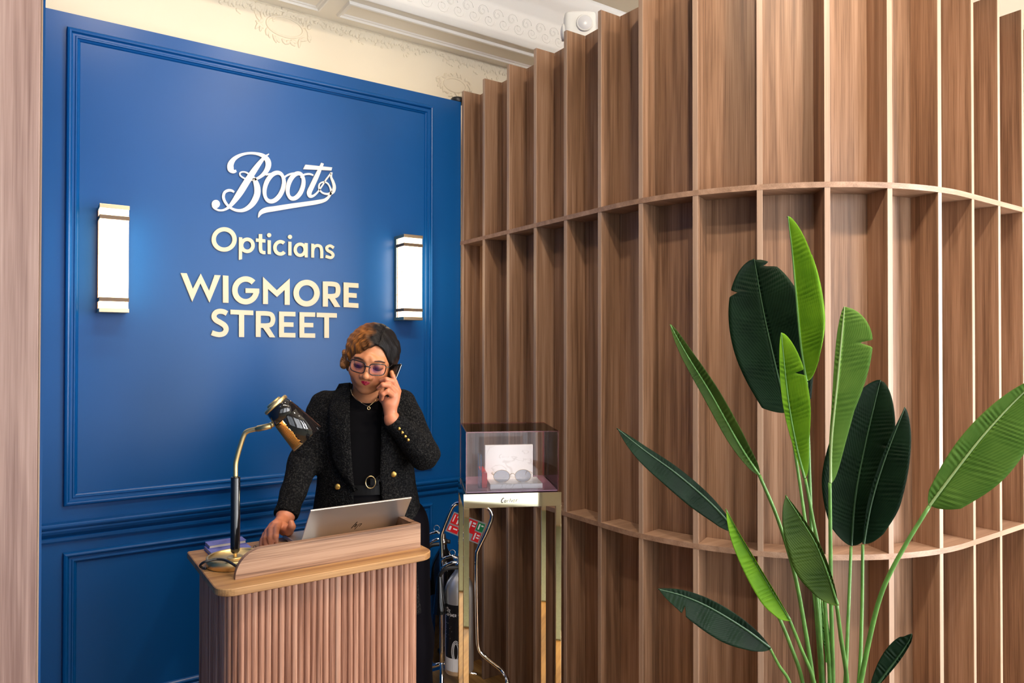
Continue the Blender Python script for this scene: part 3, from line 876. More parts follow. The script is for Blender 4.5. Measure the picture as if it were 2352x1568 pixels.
# solid shell leaves out the perforated window on the underside
mb = MB()
zsw = .36 * SL
mb.lathe([(R0 - .002, 0), (R0, 0), (rad(zsw), zsw), (rad(zsw) - .0018, zsw)], 40, Ms)
mb.lathe([(rad(zsw), zsw), (R1, SL), (R1 - .0018, SL), (rad(zsw) - .0018, zsw)], 30, Ms, a0=half, a1=2 * math.pi - half)
shade = mb.build('shade', M['black_gloss'], lamp)
MB().lathe([(.0001, -.010), (.020, -.010), (.022, -.008), (.022, -.003), (.0345, -.003), (.0368, -.001), (.0368, .005), (.0345, .007)], 40, Ms).build('cap', M['brass'], lamp)
mb = MB()
for sgn in (-1, 1):
    for k in range(-14, 27):
        p_ = []
        for i in range(9):
            t = i / 8; z = zsw + (SL - zsw) * t
            a = (k / 12.0 + sgn * t * 1.1 - (.55 if sgn > 0 else -.55)) * half * 1.0
            if abs(a) <= half: p_.append(Ms @ Vector((rad(z) * math.cos(a) * .992, rad(z) * math.sin(a) * .992, z)))
        if len(p_) > 1: mb.tube(p_, .0011, 5)
mb.build('perforated_screen', plain('copper_mesh', (.70, .30, .06), rough=.35, metal=1), lamp)  # orange bulb light put into the brass mesh colour
MB().lathe([(R1, SL - .004), (R1 + .0006, SL - .001), (R1 - .0005, SL + .0005), (R1 - .002, SL)], 16, Ms, a0=-half, a1=half).build('screen_rim', M['brass'], lamp)
mb = MB().lathe([(.0001, .025), (.010, .028), (.017, .045), (.018, .058), (.012, .072), (.0001, .078)], 20, Ms); mb.build('bulb', M['bulb'], lamp)
# flex of the lamp
z0 = DZ
pts_ = []
for (px, py, zz) in ((543, 1300, .030), (520, 1287, .031), (500, 1284, .031), (482, 1287, .031), (468, 1291, .028)):
    pts_.append(tuple(at(px, py, z=DZ + zz)))
ring_end = [tuple(at(460, 1298, z=DZ + .016)), tuple(at(464, 1303, z=DZ + .006)), tuple(at(474, 1305, z=DZ + .004))]
o = MB().tube([tuple(v) for v in spline(pts_ + ring_end, 8)], .0034, 10).build('lamp_flex', M['black'])
tag(o, 'black lamp flex curled across the brass lamp base', 'cable')

# ================================================================== display stand with acrylic case
SX, SY, SYAW, SW, SD, SZB, SZT = 1.2514, 2.1164, -.4653, .3266, .299, 1.0489, 1.2607
st = empty('display_stand', (SX, SY, 0), SYAW); tag(st, 'polished gold display stand on four slim square legs', 'stand')
BT = SZB - .002; BB = BT - .048; LG = .0195
g = -.008
mb = MB()
rings = []
for (i_, z) in ((0, BB), (0, BT)):
    rings.append([Vector((x, y, z)) for (x, y) in ((g, g), (SW - g, g), (SW - g, SD - g), (g, SD - g))])
mb.loops(rings, True, (True, True), False)
mb.build('top_band', M['gold'], st)
for (x, y) in ((g, g), (SW - g - LG, g), (SW - g - LG, SD - g - LG), (g, SD - g - LG)):
    MB().bbox(x, x + LG, y, y + LG, .012, BB, .0008).build('leg', M['gold'], st)
MB().bbox(g, SW - g, g, SD - g, 0, .012, .001).build('foot_plate', M['gold'], st)
def on_band(cx, cy, lift):
    return Vector((.5 * SW - .010 + (cx - 855) * .00025, g - lift, (BB + BT) / 2 + (1228 - cy) * .00025))
ct = Letter(on_band, .0006, 1.15)
ct.stroke([(772, 1202, 8), (760, 1196, 9), (742, 1215, 11), (733, 1240, 12), (742, 1258, 10), (762, 1248, 7)])
ct.stroke([(800, 1226, 6), (786, 1226, 8), (774, 1246, 9), (782, 1256, 7), (798, 1240, 6)]).stroke([(804, 1222, 9), (795, 1256, 9)], smooth=False)
ct.stroke([(822, 1224, 9), (812, 1256, 9)], smooth=False).stroke([(818, 1238, 6), (832, 1224, 7), (840, 1226, 8)])
ct.stroke([(864, 1204, 9), (848, 1256, 9)], smooth=False).stroke([(846, 1222, 5), (876, 1220, 5)], smooth=False)
ct.stroke([(886, 1224, 9), (876, 1256, 9)], smooth=False).disc(890, 1208, 5)
ct.stroke([(902, 1242, 6), (918, 1234, 7), (920, 1224, 7), (908, 1224, 7), (898, 1246, 9), (908, 1256, 8), (926, 1246, 5)])
ct.stroke([(944, 1222, 9), (934, 1256, 9)], smooth=False).stroke([(940, 1236, 6), (952, 1222, 7), (974, 1222, 7)])
ct.done(M['black'], st, 'engraved_name')

case = empty('acrylic_case', (SX, SY, SZB), SYAW); tag(case, 'clear acrylic box case standing on the gold display stand', 'display case')
H_ = SZT - SZB; T_ = .004
MB().box(T_, SW - T_, T_, SD - T_, 0, .004).build('base_plate', M['pink'], case)
def pane(x0, x1, y0, y1, z0, z1):
    return MB().box(x0, x1, y0, y1, z0, z1).build('panel', M['acrylic'], case)
pane(.0045, SW - .0045, 0, .0012, .001, H_ - .0045); pane(.0045, SW - .0045, SD - .0012, SD, .001, H_ - .0045)
pane(0, .0012, .0045, SD - .0045, .001, H_ - .0045); pane(SW - .0012, SW, .0045, SD - .0045, .001, H_ - .0045)
pane(.0045, SW - .0045, .0045, SD - .0045, H_ - .0012, H_)
mb = MB()
for (x, y) in ((.002, .002), (SW - .002, .002), (SW - .002, SD - .002), (.002, SD - .002)):
    mb.box(x - .002, x + .002, y - .002, y + .002, .001, H_ - .004)
mb.build('corner_joint', M['acrylic_edge'], case)
mb = MB()
for (a, b, c_, d) in ((0, SW, 0, .004), (0, SW, SD - .004, SD), (0, .004, .004, SD - .004), (SW - .004, SW, .004, SD - .004)):
    mb.box(a, b, c_, d, H_ - .004, H_)
mb.build('top_edge', M['acrylic_edge'], case)

# marble plinth inside
pl = empty('marble_plinth', (SX, SY, SZB + .004), SYAW); tag(pl, 'white veined marble display block with an upright back, inside the acrylic case', 'display block')
MB().bbox(.088, .276, .035, .165, .0, .018, .002).build('slab', M['marble'], pl)
MB().bbox(.082, .262, .165, .180, .0, .138, .002).build('upright', M['marble'], pl)
tl = Letter(lambda x, y, l: Vector((.135 + x * .00022, .165 - l, .105 - y * .00022)), .0003)
tl.stroke([(44, 10, 5), (34, 4, 5), (12, 24, 7), (4, 52, 8), (14, 72, 6), (34, 60, 4)]).stroke([(74, 34, 4), (60, 40, 5), (56, 60, 5), (70, 66, 4), (82, 36, 4)]).stroke([(100, 36, 4), (94, 66, 4)]).stroke([(126, 10, 4), (116, 66, 4)]).stroke([(142, 36, 4), (136, 66, 4)]).stroke([(156, 54, 3), (168, 40, 4), (156, 46, 4), (160, 66, 4)])
tl.done(plain('pale_engraving', (.62, .58, .54), rough=.3), pl, 'engraved_name')
# tall clear block and red card beside it
o = MB().bbox(.050, .060, .06, .10, 0, .120, .0008).build('acrylic_riser', M['acrylic'], None); o.matrix_world = Matrix.Translation((SX, SY, SZB + .004)) @ Matrix.Rotation(SYAW, 4, 'Z')
tag(o, 'tall thin clear acrylic block standing left of the marble in the case', 'riser')
o = MB().bbox(.062, .081, .07, .22, 0, .052, .001).build('red_box', M['red']); o.matrix_world = Matrix.Translation((SX, SY, SZB + .004)) @ Matrix.Rotation(SYAW, 4, 'Z')
tag(o, 'small red box beside the marble block inside the case', 'box')
# sunglasses
sg = empty('sunglasses', (SX, SY, SZB + .022), SYAW); tag(sg, 'round gold-rimmed sunglasses with grey lenses on the marble block', 'sunglasses')
gx, gy, gz = .172, .070, .0215
for s in (-1, 1):
    c0 = Vector((gx + s * .0385, gy, gz))
    ring_ = [(c0.x + .0295 * math.cos(a), c0.y + .003 * abs(math.cos(a)) * 0, c0.z + .0225 * math.sin(a)) for a in [2 * math.pi * k / 36 for k in range(36)]]
    MB().tube(ring_, .0008, 8, closed=True).build('rim', M['brass_pale'], sg)
    MB().add([Vector(p) for p in ring_] + [c0 + Vector((0, -.001, 0))], [(i, (i + 1) % 36, 36) for i in range(36)], True).build('lens', M['lens_sun'], sg)
    MB().tube([tuple(v) for v in spline([(gx + s * .0680, gy, gz + .005), (gx + s * .072, gy + .003, gz + .008), (gx + s * .073, gy + .03, gz + .007), (gx + s * .064, gy + .07, gz + .004), (gx + s * .060, gy + .082, gz - .010)], 5)], .001, 6).build('temple', M['brass_pale'], sg)
MB().tube([tuple(v) for v in spline([(gx - .0085, gy, gz + .004), (gx - .004, gy - .001, gz + .009), (gx + .004, gy - .001, gz + .009), (gx + .0085, gy, gz + .004)], 4)], .001, 6).build('bridge', M['brass_pale'], sg)

# ================================================================== fire extinguisher trolley
TD = 3.02
def tp(px, py, dd=0): return at(px, py, d=TD + dd)
tr0 = at(1075, 1500, d=TD); tr = empty('extinguisher_trolley', (tr0.x, tr0.y, 0)); tag(tr, 'chrome tubular trolley stand holding extinguishers, behind the gold display stand', 'trolley')
def loc(v): return tuple(Vector(v) - tr.location)
def ground(px, py, dd, z):
    v = tp(px, py, dd); return (v.x, v.y, z)
left = [loc(tp(x, y, .05)) for (x, y) in ((1014.7, 1520), (1014.7, 1400), (1014.7, 1290), (1014, 1254), (1013, 1232), (1018, 1214), (1036, 1170), (1042, 1161), (1054, 1155))]
top_ = [loc(tp(x, y, d_)) for (x, y, d_) in ((1080, 1156, .03), (1109, 1161, 0), (1122, 1167, 0), (1129, 1178, 0), (1129, 1193, 0), (1115, 1227, 0), (1099, 1260, 0), (1095, 1280, 0), (1095, 1370, 0), (1097, 1460, 0), (1099, 1483, 0), (1108, 1502, 0), (1147, 1534, -.03), (1160, 1551, -.06), (1166, 1572, -.10))]
ft = tp(1166, 1572, -.10); ft.z = .012
sp_ = [tuple(v) for v in spline(left + top_ + [loc(ft)], 5)]
MB().tube(sp_, .0088, 12).build('frame_tube', M['chrome'], tr)
lf = tp(1014.7, 1520, .05)
MB().tube([loc(lf), loc((lf.x, lf.y, .05)), loc((lf.x, lf.y, .012))], .0088, 12).build('leg_tube', M['chrome'], tr)
MB().tube([loc(at(978, 1533, d=3.16)), loc(at(1032, 1518, d=3.16))], .010, 10).build('foot_bar', M['chrome'], tr)
a, b = at(1016, 1400, d=TD + .06), at(1096, 1400, d=TD + .01)
zz = .235
MB().tube([loc((a.x, a.y, .16)), loc((b.x, b.y, .16))], .006, 8).build('cross_bar', M['chrome'], tr)
c4 = [at(1042.7, 1175, d=TD + .03), at(1117, 1202, d=TD + .0), at(1098.7, 1250, d=TD + .0), at(1022.7, 1219, d=TD + .03)]
nrm = (c4[1] - c4[0]).cross(c4[3] - c4[0]).normalized()
if nrm.dot(Fw) > 0: nrm = -nrm
def onsign(u, v, l): return Vector(loc(c4[0].lerp(c4[1], u).lerp(c4[3].lerp(c4[2], u), v) + nrm * l))
mb = MB(); mb.loops([[onsign(u, v, l) for (u, v) in ((0, 0), (1, 0), (1, 1), (0, 1))] for l in (-.003, 0)], True, (True, True), False)
sign = mb.build('sign_plate', M['grey_sign'], tr)
def patch(u0, u1, v0, v1, m, l=.0008):
    mb = MB(); mb.loops([[onsign(u, v, k) for (u, v) in ((u0, v0), (u1, v0), (u1, v1), (u0, v1))] for k in (0, l)], True, (True, True), False)
    return mb.build('sign_field', m, sign)
wm = M['white']
patch(.03, .34, .05, .55, M['red_sign']); patch(.03, .34, .62, .94, M['red_sign']); patch(.38, .46, .60, .94, M['red_sign'])
patch(.50, .76, .05, .66, M['red_sign']); patch(.78, .98, .06, .44, M['green_sign']); patch(.76, .97, .50, .94, M['red_sign'])
for (u0, u1, v0, v1) in ((.07, .10, .10, .45), (.16, .28, .12, .22), (.20, .24, .28, .50), (.06, .12, .68, .88), (.18, .30, .72, .78), (.54, .60, .12, .58), (.64, .73, .14, .22), (.64, .73, .28, .34), (.80, .84, .56, .88), (.87, .95, .60, .66), (.87, .95, .72, .78), (.82, .86, .12, .38), (.89, .96, .14, .20)):
    patch(u0, u1, v0, v1, M['paper'], .0012)

def extinguisher(px, d, z0, h, r, mat, label, horn_px):
    c = at(px, 1400, d=d)
    e = empty('fire_extinguisher', (c.x, c.y, z0)); tag(e, label, 'extinguisher')
    MB().lathe([(.0001, 0), (r * .93, 0), (r, .008), (r, h * .72), (r * .97, h * .765), (r * .86, h * .81), (r * .62, h * .86), (r * .40, h * .895), (r * .30, h * .92), (r * .28, h * .96)], 40).build('cylinder', mat, e)
    MB().lathe([(.014, h * .94), (.019, h * .95), (.019, h * .985), (.012, h * .99), (.010, h * 1.03), (.0001, h * 1.035)], 20).build('valve', M['chrome'], e)
    f = -Fw
    # carrying handle, lever, pin ring, gauge knob
    hd = -Rw
    def hp_(a, u, dpt=0): return tuple(hd * a + Vector((0, 0, u)) + f * dpt)
    MB().tube([hp_(.005, h * .99), hp_(.03, h * .985), hp_(.055, h * .965), hp_(.075, h * .93)], [.006, .007, .007, .006], 8).build('handle', M['chrome'], e)
    MB().tube([hp_(.0, h * 1.02), hp_(.03, h * 1.045), hp_(.06, h * 1.03), hp_(.078, h * 1.0)], [.006, .007, .006, .005], 8).build('lever', M['chrome'], e)
    MB().tube([hp_(.03 + .013 * math.cos(a), h * 1.08 + .013 * math.sin(a), .01) for a in [2 * math.pi * k / 18 for k in range(18)]], .0016, 6, closed=True).build('pin_ring', M['chrome'], e)
    MB().tube([hp_(-.012, h * .965), hp_(-.032, h * .965)], [.009, .009], 12).build('hose_boss', M['black'], e)
    MB().tube([tuple(v) for v in spline([hp_(.0, h * .955, .02), hp_(.05, h * .95, .03), hp_(.075, h * .91, .03), hp_(.083, h * .86, .025)], 6)], .009, 10).build('hose', M['black'], e)
    a, b = Vector(hp_(.083, h * .88, .025)), Vector(hp_(.078, h * .55, .03))
    MB().tube([a, a.lerp(b, .15), a.lerp(b, .9), b], [.011, .014, .031, .032], 20, caps=False).build('horn', M['black_gloss'], e)
    return e
e1 = extinguisher(1055, 3.05, .165, .47, .062, M['steel'], 'polished steel fire extinguisher with a black label, half behind the gilt leg', 0)
e2 = extinguisher(1018, 3.26, .12, .56, .058, M['black_gloss'], 'black fire extinguisher at the back, beside the desk end', 0)
# label on the steel one: curved patches and lettering
ang0 = math.atan2(-Fw.y, -Fw.x)
def onlab(u, v, l):
    # u metres around the front from the axis facing the camera (to the right), v metres up
    a = ang0 + u / .062
    r = .0622 + l
    return Vector((r * math.cos(a), r * math.sin(a), v))
def lab(u0, u1, v0, v1, m, l=.0003, n=8, name='label'):
    mb = MB(); rings = []
    for i in range(n + 1):
        u = u0 + (u1 - u0) * i / n
        rings.append([onlab(u, v0, 0), onlab(u, v0, l), onlab(u, v1, l), onlab(u, v1, 0)])
    mb.loops(rings, True, (True, True), False)
    return mb.build(name, m, e1)
lab(-.066, .02, .02, .075, M['paper'])
lab(-.066, .02, .075, .30, M['label_black'])
tx = Letter(lambda x, y, l: onlab(-.058 + x * .001, .290 - y * .001, .0004 + l), .0002)
tx.ring(6, 12, 4.5, 8, 3, n=20).stroke([(1, 6, 3), (-6, 4, 3), (-10, 12, 3), (-6, 20, 3), (1, 18, 3)]).stroke([(14, 13, 2.2), (18, 11, 2.2), (20, 14, 2.2), (14, 22, 2.2), (21, 22, 2.2)], n=3)
tx.done(M['paper'], e1, 'label_text')
for k, (u0, u1, v) in enumerate(((-.056, .004, .245), (-.056, -.03, .233))):
    pass
t2 = Letter(lambda x, y, l: onlab(-.062 + x * .001, .262 - y * .001, .0004 + l), .0002)
def seg(o, x):   # simple block capitals 6 wide 10 high
    for ln in o: t2.stroke([(x + ln[i], ln[i + 1]) for i in (0, 2)] if len(ln) == 4 else ln, 1.8, smooth=False)
GL = {'U': [(0, 0, 0, 10), (0, 10, 5, 10), (5, 10, 5, 0)], 'I': [(2, 0, 2, 10)], 'S': [(5, 0, 0, 0), (0, 0, 0, 5), (0, 5, 5, 5), (5, 5, 5, 10), (5, 10, 0, 10)], 'H': [(0, 0, 0, 10), (5, 0, 5, 10), (0, 5, 5, 5)], 'E': [(0, 0, 0, 10), (0, 0, 5, 0), (0, 5, 4, 5), (0, 10, 5, 10)], 'R': [(0, 0, 0, 10), (0, 0, 5, 0), (5, 0, 5, 5), (5, 5, 0, 5), (2, 5, 5, 10)], 'G': [(5, 0, 0, 0), (0, 0, 0, 10), (0, 10, 5, 10), (5, 10, 5, 5), (5, 5, 3, 5)]}
for i, ch in enumerate('GUISHER'): seg(GL[ch], i * 8)
for (x0, x1, y) in ((0, 22, 18), (0, 14, 42), (0, 30, 54), (0, 24, 62), (0, 34, 74), (0, 18, 90), (0, 26, 104)):
    t2.stroke([(x0, y), (x1, y)], 2.2, smooth=False)
t2.done(M['paper'], e1, 'label_text')
t3 = Letter(lambda x, y, l: onlab(-.010 + x * .001, .105 - y * .001, .0006 + l), .0002)
for k in (0, 6, 12):
    r_ = 24 - k
    t3.stroke([(r_ * math.cos(a) * .8, (r_ + 22 if math.sin(a) > 0 else r_ + 22) * math.sin(a)) for a in [2 * math.pi * j / 28 for j in range(28)]], 2.2, smooth=False, closed=True)
t3.done(M['paper'], e1, 'label_emblem')
# ================================================================== the plant
PD = 1.74
pc = at(1890, 1500, d=PD)
plant = empty('potted_plant', (pc.x, pc.y, 0)); tag(plant, 'tall leafy plant with paddle-shaped green leaves in front of the finned partition', 'plant')
def pl_(v): return Vector(v) - plant.location
MB().lathe([(.0001, 0), (.150, 0), (.165, .01), (.195, .42), (.200, .44), (.192, .445), (.184, .43), (.0001, .425)], 40).build('planter', M['pot'], plant)
MB().lathe([(.185, .415), (.10, .425), (.0001, .43)], 24).build('soil', M['soil'], plant)

def leaf_mat(name, c1, c2, rough, under):
    m, nt, b = new_mat(name); N, L = nt.nodes, nt.links
    uv = N.new('ShaderNodeAttribute'); uv.attribute_name = 'leafuv'
    sep = N.new('ShaderNodeSeparateXYZ'); L.new(uv.outputs['Vector'], sep.inputs[0])
    ab = N.new('ShaderNodeMath'); ab.operation = 'ABSOLUTE'; L.new(sep.outputs[0], ab.inputs[0])
    # fine side veins
    cmb = N.new('ShaderNodeMath'); cmb.operation = 'MULTIPLY_ADD'; cmb.inputs[1].default_value = -.20; L.new(ab.outputs[0], cmb.inputs[0]); L.new(sep.outputs[1], cmb.inputs[2])
    m1 = N.new('ShaderNodeMath'); m1.operation = 'MULTIPLY'; m1.inputs[1].default_value = 420; L.new(cmb.outputs[0], m1.inputs[0])
    sn = N.new('ShaderNodeMath'); sn.operation = 'SINE'; L.new(m1.outputs[0], sn.inputs[0])
    ns_ = N.new('ShaderNodeTexNoise'); ns_.inputs['Scale'].default_value = 14
    tc = N.new('ShaderNodeTexCoord'); L.new(tc.outputs['Object'], ns_.inputs['Vector'])
    mixf = N.new('ShaderNodeMath'); mixf.operation = 'MULTIPLY_ADD'; mixf.inputs[1].default_value = .10; L.new(sn.outputs[0], mixf.inputs[0]); L.new(ns_.outputs[0], mixf.inputs[2])
    r = N.new('ShaderNodeValToRGB'); e = r.color_ramp.elements
    e[0].position = .3; e[0].color = (*c1, 1); e[1].position = .72; e[1].color = (*c2, 1)
    L.new(mixf.outputs[0], r.inputs[0])
    # pale midrib
    rm = N.new('ShaderNodeValToRGB'); rm.color_ramp.elements[0].position = .035; rm.color_ramp.elements[0].color = (1, 1, 1, 1); rm.color_ramp.elements[1].position = .075; rm.color_ramp.elements[1].color = (0, 0, 0, 1)
    L.new(ab.outputs[0], rm.inputs[0])
    mx = N.new('ShaderNodeMix'); mx.data_type = 'RGBA'
    L.new(rm.outputs[0], mx.inputs['Factor']); L.new(r.outputs[0], mx.inputs['A']); mx.inputs['B'].default_value = (*[min(1, c * 1.5 + .008) for c in c2], 1)
    L.new(mx.outputs['Result'], b.inputs['Base Color'])
    b.inputs['Roughness'].default_value = rough + .08; b.inputs['Specular IOR Level'].default_value = .09
    bp = N.new('ShaderNodeBump'); bp.inputs['Strength'].default_value = .25; bp.inputs['Distance'].default_value = .0006
    L.new(sn.outputs[0], bp.inputs['Height']); L.new(bp.outputs[0], b.inputs['Normal'])
    # thin leaf lets some light through
    tl_ = N.new('ShaderNodeBsdfTranslucent'); tl_.inputs[0].default_value = (*under, 1)
    ms = N.new('ShaderNodeMixShader'); ms.inputs[0].default_value = .16
    L.new(b.outputs[0], ms.inputs[1]); L.new(tl_.outputs[0], ms.inputs[2]); L.new(ms.outputs[0], N['Material Output'].inputs['Surface'])
    return m
LM = {'dark': leaf_mat('leaf_dark', (.0016, .009, .003), (.006, .021, .008), .42, (.02, .08, .01)),  # leaf green in lit and shaded copies, light put into the colour
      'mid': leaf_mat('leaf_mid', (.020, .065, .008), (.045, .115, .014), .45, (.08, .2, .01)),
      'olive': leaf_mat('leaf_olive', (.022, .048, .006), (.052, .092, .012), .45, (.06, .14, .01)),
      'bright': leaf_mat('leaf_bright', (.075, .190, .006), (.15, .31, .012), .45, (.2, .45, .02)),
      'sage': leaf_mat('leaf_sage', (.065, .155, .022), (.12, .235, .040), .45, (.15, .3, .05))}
M['stem'] = plain('green_stem', (.10, .245, .045), rough=.4, vary=.25, vscale=30)
def cp(x, y): return (1400 + x / 1.415, 460 + y / 1.415)

M['rib_pale'] = plain('pale_rib', (.30, .42, .17), rough=.4)
M['rib_dark'] = plain('dark_rib', (.02, .06, .02), rough=.45)  # rib tone for the shaded leaf copies
def leaf(mid, dists, h1, h2, mat, shape=(.10, .45, .7), tip=1.0, ripple=.0014, seed=0, name='leaf', slits=()):
    """mid: midrib points in photo-crop units base to tip, dists: distance at base and tip.
    h1, h2: (half width in the same units, angle) - 0 right of the rib, 90 towards the viewer, 180 left."""
    P = [cp(*p) for p in mid]
    m = len(P)
    pts3 = [tuple(pl_(at(P[i][0], P[i][1], d=dists[0] + (dists[1] - dists[0]) * i / (m - 1)))) for i in range(m)]
    n = 170
    dense = spline(pts3, max(2, n // (m - 1)))
    c = [Vector(v) for v in dense]; K = len(c)
    L = sum((c[i + 1] - c[i]).length for i in range(K - 1))
    sc = 1 / 1.415 * (dists[0] + dists[1]) / 2 / FPX
    rs = random.Random(seed)
    V, F_, UV = [], [], []
    mm = 9
    def width(t):
        a, b, q = shape
        if t < a: base = (t / a) ** .6 * .62
        elif t < b: base = .62 + .38 * math.sin((t - a) / (b - a) * math.pi / 2)
        else: base = max(0.0, 1 - ((t - b) / (1 - b)) ** 2.1) ** q
        return base
    acc = 0.0
    for i in range(K):
        if i: acc += (c[i] - c[i - 1]).length
        t = acc / L
        tan = (c[min(i + 1, K - 1)] - c[max(i - 1, 0)]).normalized()
        view = ((EYE - plant.location) - c[i]).normalized()
        right = tan.cross(view).normalized()     # to the right of a rib pointing up
        tow = right.cross(tan).normalized()
        row = []
        for (hw, ang), sgn in ((h1, -1), (h2, 1)):
            for j in range(mm):
                u = (j + 1) / mm
                a = math.radians(ang)
                d1 = right * math.cos(a) + tow * math.sin(a)
                nr = right * -math.sin(a) + tow * math.cos(a)
                w = hw * sc * width(t) * u
                for (ts, dep, ss) in slits:
                    if ss == sgn and abs(t - ts) < .02: w *= 1 - dep * u * (1 - abs(t - ts) / .02)
                ph = (t * L - .35 * w) * 2 * math.pi / .0115
                rp = ripple * (.6 + .6 * math.sin(t * 23 + seed)) * math.sin(ph + 1.6 * math.sin(t * 31 + seed * 2)) * math.sin(math.pi * min(1, u * .93 + .04)) * min(1, width(t) * 1.3)
                cu = -.10 * hw * sc * u * u
                row.append((c[i] + d1 * w + nr * (rp + cu), sgn * u))
        V.append((c[i], 0.0, t, row))
    me_v, me_uv = [], []
    for (c0, _, t, row) in V:
        me_v.append(c0); me_uv.append((0.0, t * L, 0))
        for (p, u) in row: me_v.append(p); me_uv.append((u, t * L, 0))
    st_ = 1 + 2 * mm
    for i in range(K - 1):
        for side in (0, 1):
            idx = [0] + [1 + side * mm + j for j in range(mm)]
            for j in range(mm):
                a, b = i * st_ + idx[j], i * st_ + idx[j + 1]
                F_.append((a, b, b + st_, a + st_))
    me = bpy.data.meshes.new(name)
    me.from_pydata([tuple(v) for v in me_v], [], F_)
    me.polygons.foreach_set('use_smooth', [True] * len(F_))
    at_ = me.attributes.new('leafuv', 'FLOAT_VECTOR', 'POINT')
    at_.data.foreach_set('vector', [k for u in me_uv for k in u])
    me.materials.append(LM[mat])
    o = bpy.data.objects.new(name, me); link(o, plant)
    sol = o.modifiers.new('thickness', 'SOLIDIFY'); sol.thickness = .0006; sol.offset = 0
    # raised midrib
    rr = [.0030 * (1 - .75 * i / K) + .0006 for i in range(K)]
    MB().tube(c, rr, 6).build('midrib', M['rib_dark'] if mat == 'dark' else (M['rib_pale'] if mat == 'sage' else M['stem']), o)
    return o
def stem(pts, d0, d1, r=.0046):
    q = [cp(*p) for p in pts]; m = len(q)
    v = [tuple(pl_(at(q[i][0], q[i][1], d=d0 + (d1 - d0) * i / (m - 1)))) for i in range(m)]
    end = Vector(v[-1]); foot = Vector((end.x * .45, end.y * .45, .42))
    v += [tuple(end.lerp(foot, .5) + Vector((0, 0, .02))), tuple(foot)]
    sp = spline(v, 6)
    MB().tube([tuple(x) for x in sp], [r * (.8 + .5 * i / len(sp)) for i in range(len(sp))], 10).build('stalk', M['stem'], plant)

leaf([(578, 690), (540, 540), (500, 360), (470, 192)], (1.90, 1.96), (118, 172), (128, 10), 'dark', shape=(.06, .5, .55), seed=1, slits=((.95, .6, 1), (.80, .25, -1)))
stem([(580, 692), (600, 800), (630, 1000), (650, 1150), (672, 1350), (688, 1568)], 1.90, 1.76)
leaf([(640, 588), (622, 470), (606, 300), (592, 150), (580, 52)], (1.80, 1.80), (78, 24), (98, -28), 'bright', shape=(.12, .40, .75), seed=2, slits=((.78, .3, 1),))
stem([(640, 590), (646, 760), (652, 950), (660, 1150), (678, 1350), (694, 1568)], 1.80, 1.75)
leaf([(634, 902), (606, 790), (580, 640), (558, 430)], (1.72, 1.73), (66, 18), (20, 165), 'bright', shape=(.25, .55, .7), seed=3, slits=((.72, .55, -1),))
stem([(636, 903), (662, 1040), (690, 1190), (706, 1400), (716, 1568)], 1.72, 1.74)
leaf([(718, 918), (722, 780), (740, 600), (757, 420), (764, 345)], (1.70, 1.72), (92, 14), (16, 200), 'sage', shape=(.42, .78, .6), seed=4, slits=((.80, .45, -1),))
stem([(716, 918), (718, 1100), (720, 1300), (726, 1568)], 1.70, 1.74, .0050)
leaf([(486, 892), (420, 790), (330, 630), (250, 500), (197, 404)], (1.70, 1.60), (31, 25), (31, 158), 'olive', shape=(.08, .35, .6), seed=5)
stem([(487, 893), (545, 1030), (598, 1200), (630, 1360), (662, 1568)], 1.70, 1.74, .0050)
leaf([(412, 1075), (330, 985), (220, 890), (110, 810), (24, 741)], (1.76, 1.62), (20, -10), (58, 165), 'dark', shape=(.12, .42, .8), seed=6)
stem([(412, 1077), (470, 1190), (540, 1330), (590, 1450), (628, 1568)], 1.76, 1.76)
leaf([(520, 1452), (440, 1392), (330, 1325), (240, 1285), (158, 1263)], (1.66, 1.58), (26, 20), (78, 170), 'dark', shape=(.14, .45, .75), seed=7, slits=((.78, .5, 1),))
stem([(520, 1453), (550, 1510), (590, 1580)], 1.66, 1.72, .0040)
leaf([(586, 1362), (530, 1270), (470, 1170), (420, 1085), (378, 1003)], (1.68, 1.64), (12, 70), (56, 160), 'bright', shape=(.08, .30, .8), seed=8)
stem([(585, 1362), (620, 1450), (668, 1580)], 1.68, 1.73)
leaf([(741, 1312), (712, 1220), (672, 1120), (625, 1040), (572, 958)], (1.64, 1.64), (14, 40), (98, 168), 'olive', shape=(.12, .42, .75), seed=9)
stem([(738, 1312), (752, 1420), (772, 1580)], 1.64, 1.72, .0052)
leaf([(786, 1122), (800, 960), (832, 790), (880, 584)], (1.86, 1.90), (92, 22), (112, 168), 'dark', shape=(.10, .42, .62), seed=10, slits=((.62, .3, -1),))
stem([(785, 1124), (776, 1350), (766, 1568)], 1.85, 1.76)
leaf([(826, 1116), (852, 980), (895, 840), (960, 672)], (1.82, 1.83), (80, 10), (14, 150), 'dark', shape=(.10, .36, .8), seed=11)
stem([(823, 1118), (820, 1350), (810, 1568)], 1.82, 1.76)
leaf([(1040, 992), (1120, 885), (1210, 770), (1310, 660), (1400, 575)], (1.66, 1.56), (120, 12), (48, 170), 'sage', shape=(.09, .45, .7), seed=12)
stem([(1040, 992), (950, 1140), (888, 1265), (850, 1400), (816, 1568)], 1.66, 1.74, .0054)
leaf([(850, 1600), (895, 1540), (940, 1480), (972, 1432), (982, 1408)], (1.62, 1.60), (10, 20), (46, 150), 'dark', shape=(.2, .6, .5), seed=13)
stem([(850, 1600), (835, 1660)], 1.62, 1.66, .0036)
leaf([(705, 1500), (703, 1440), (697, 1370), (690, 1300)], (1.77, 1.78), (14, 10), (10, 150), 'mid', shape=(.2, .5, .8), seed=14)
stem([(680, 1290), (684, 1400), (690, 1568)], 1.77, 1.76, .0060)
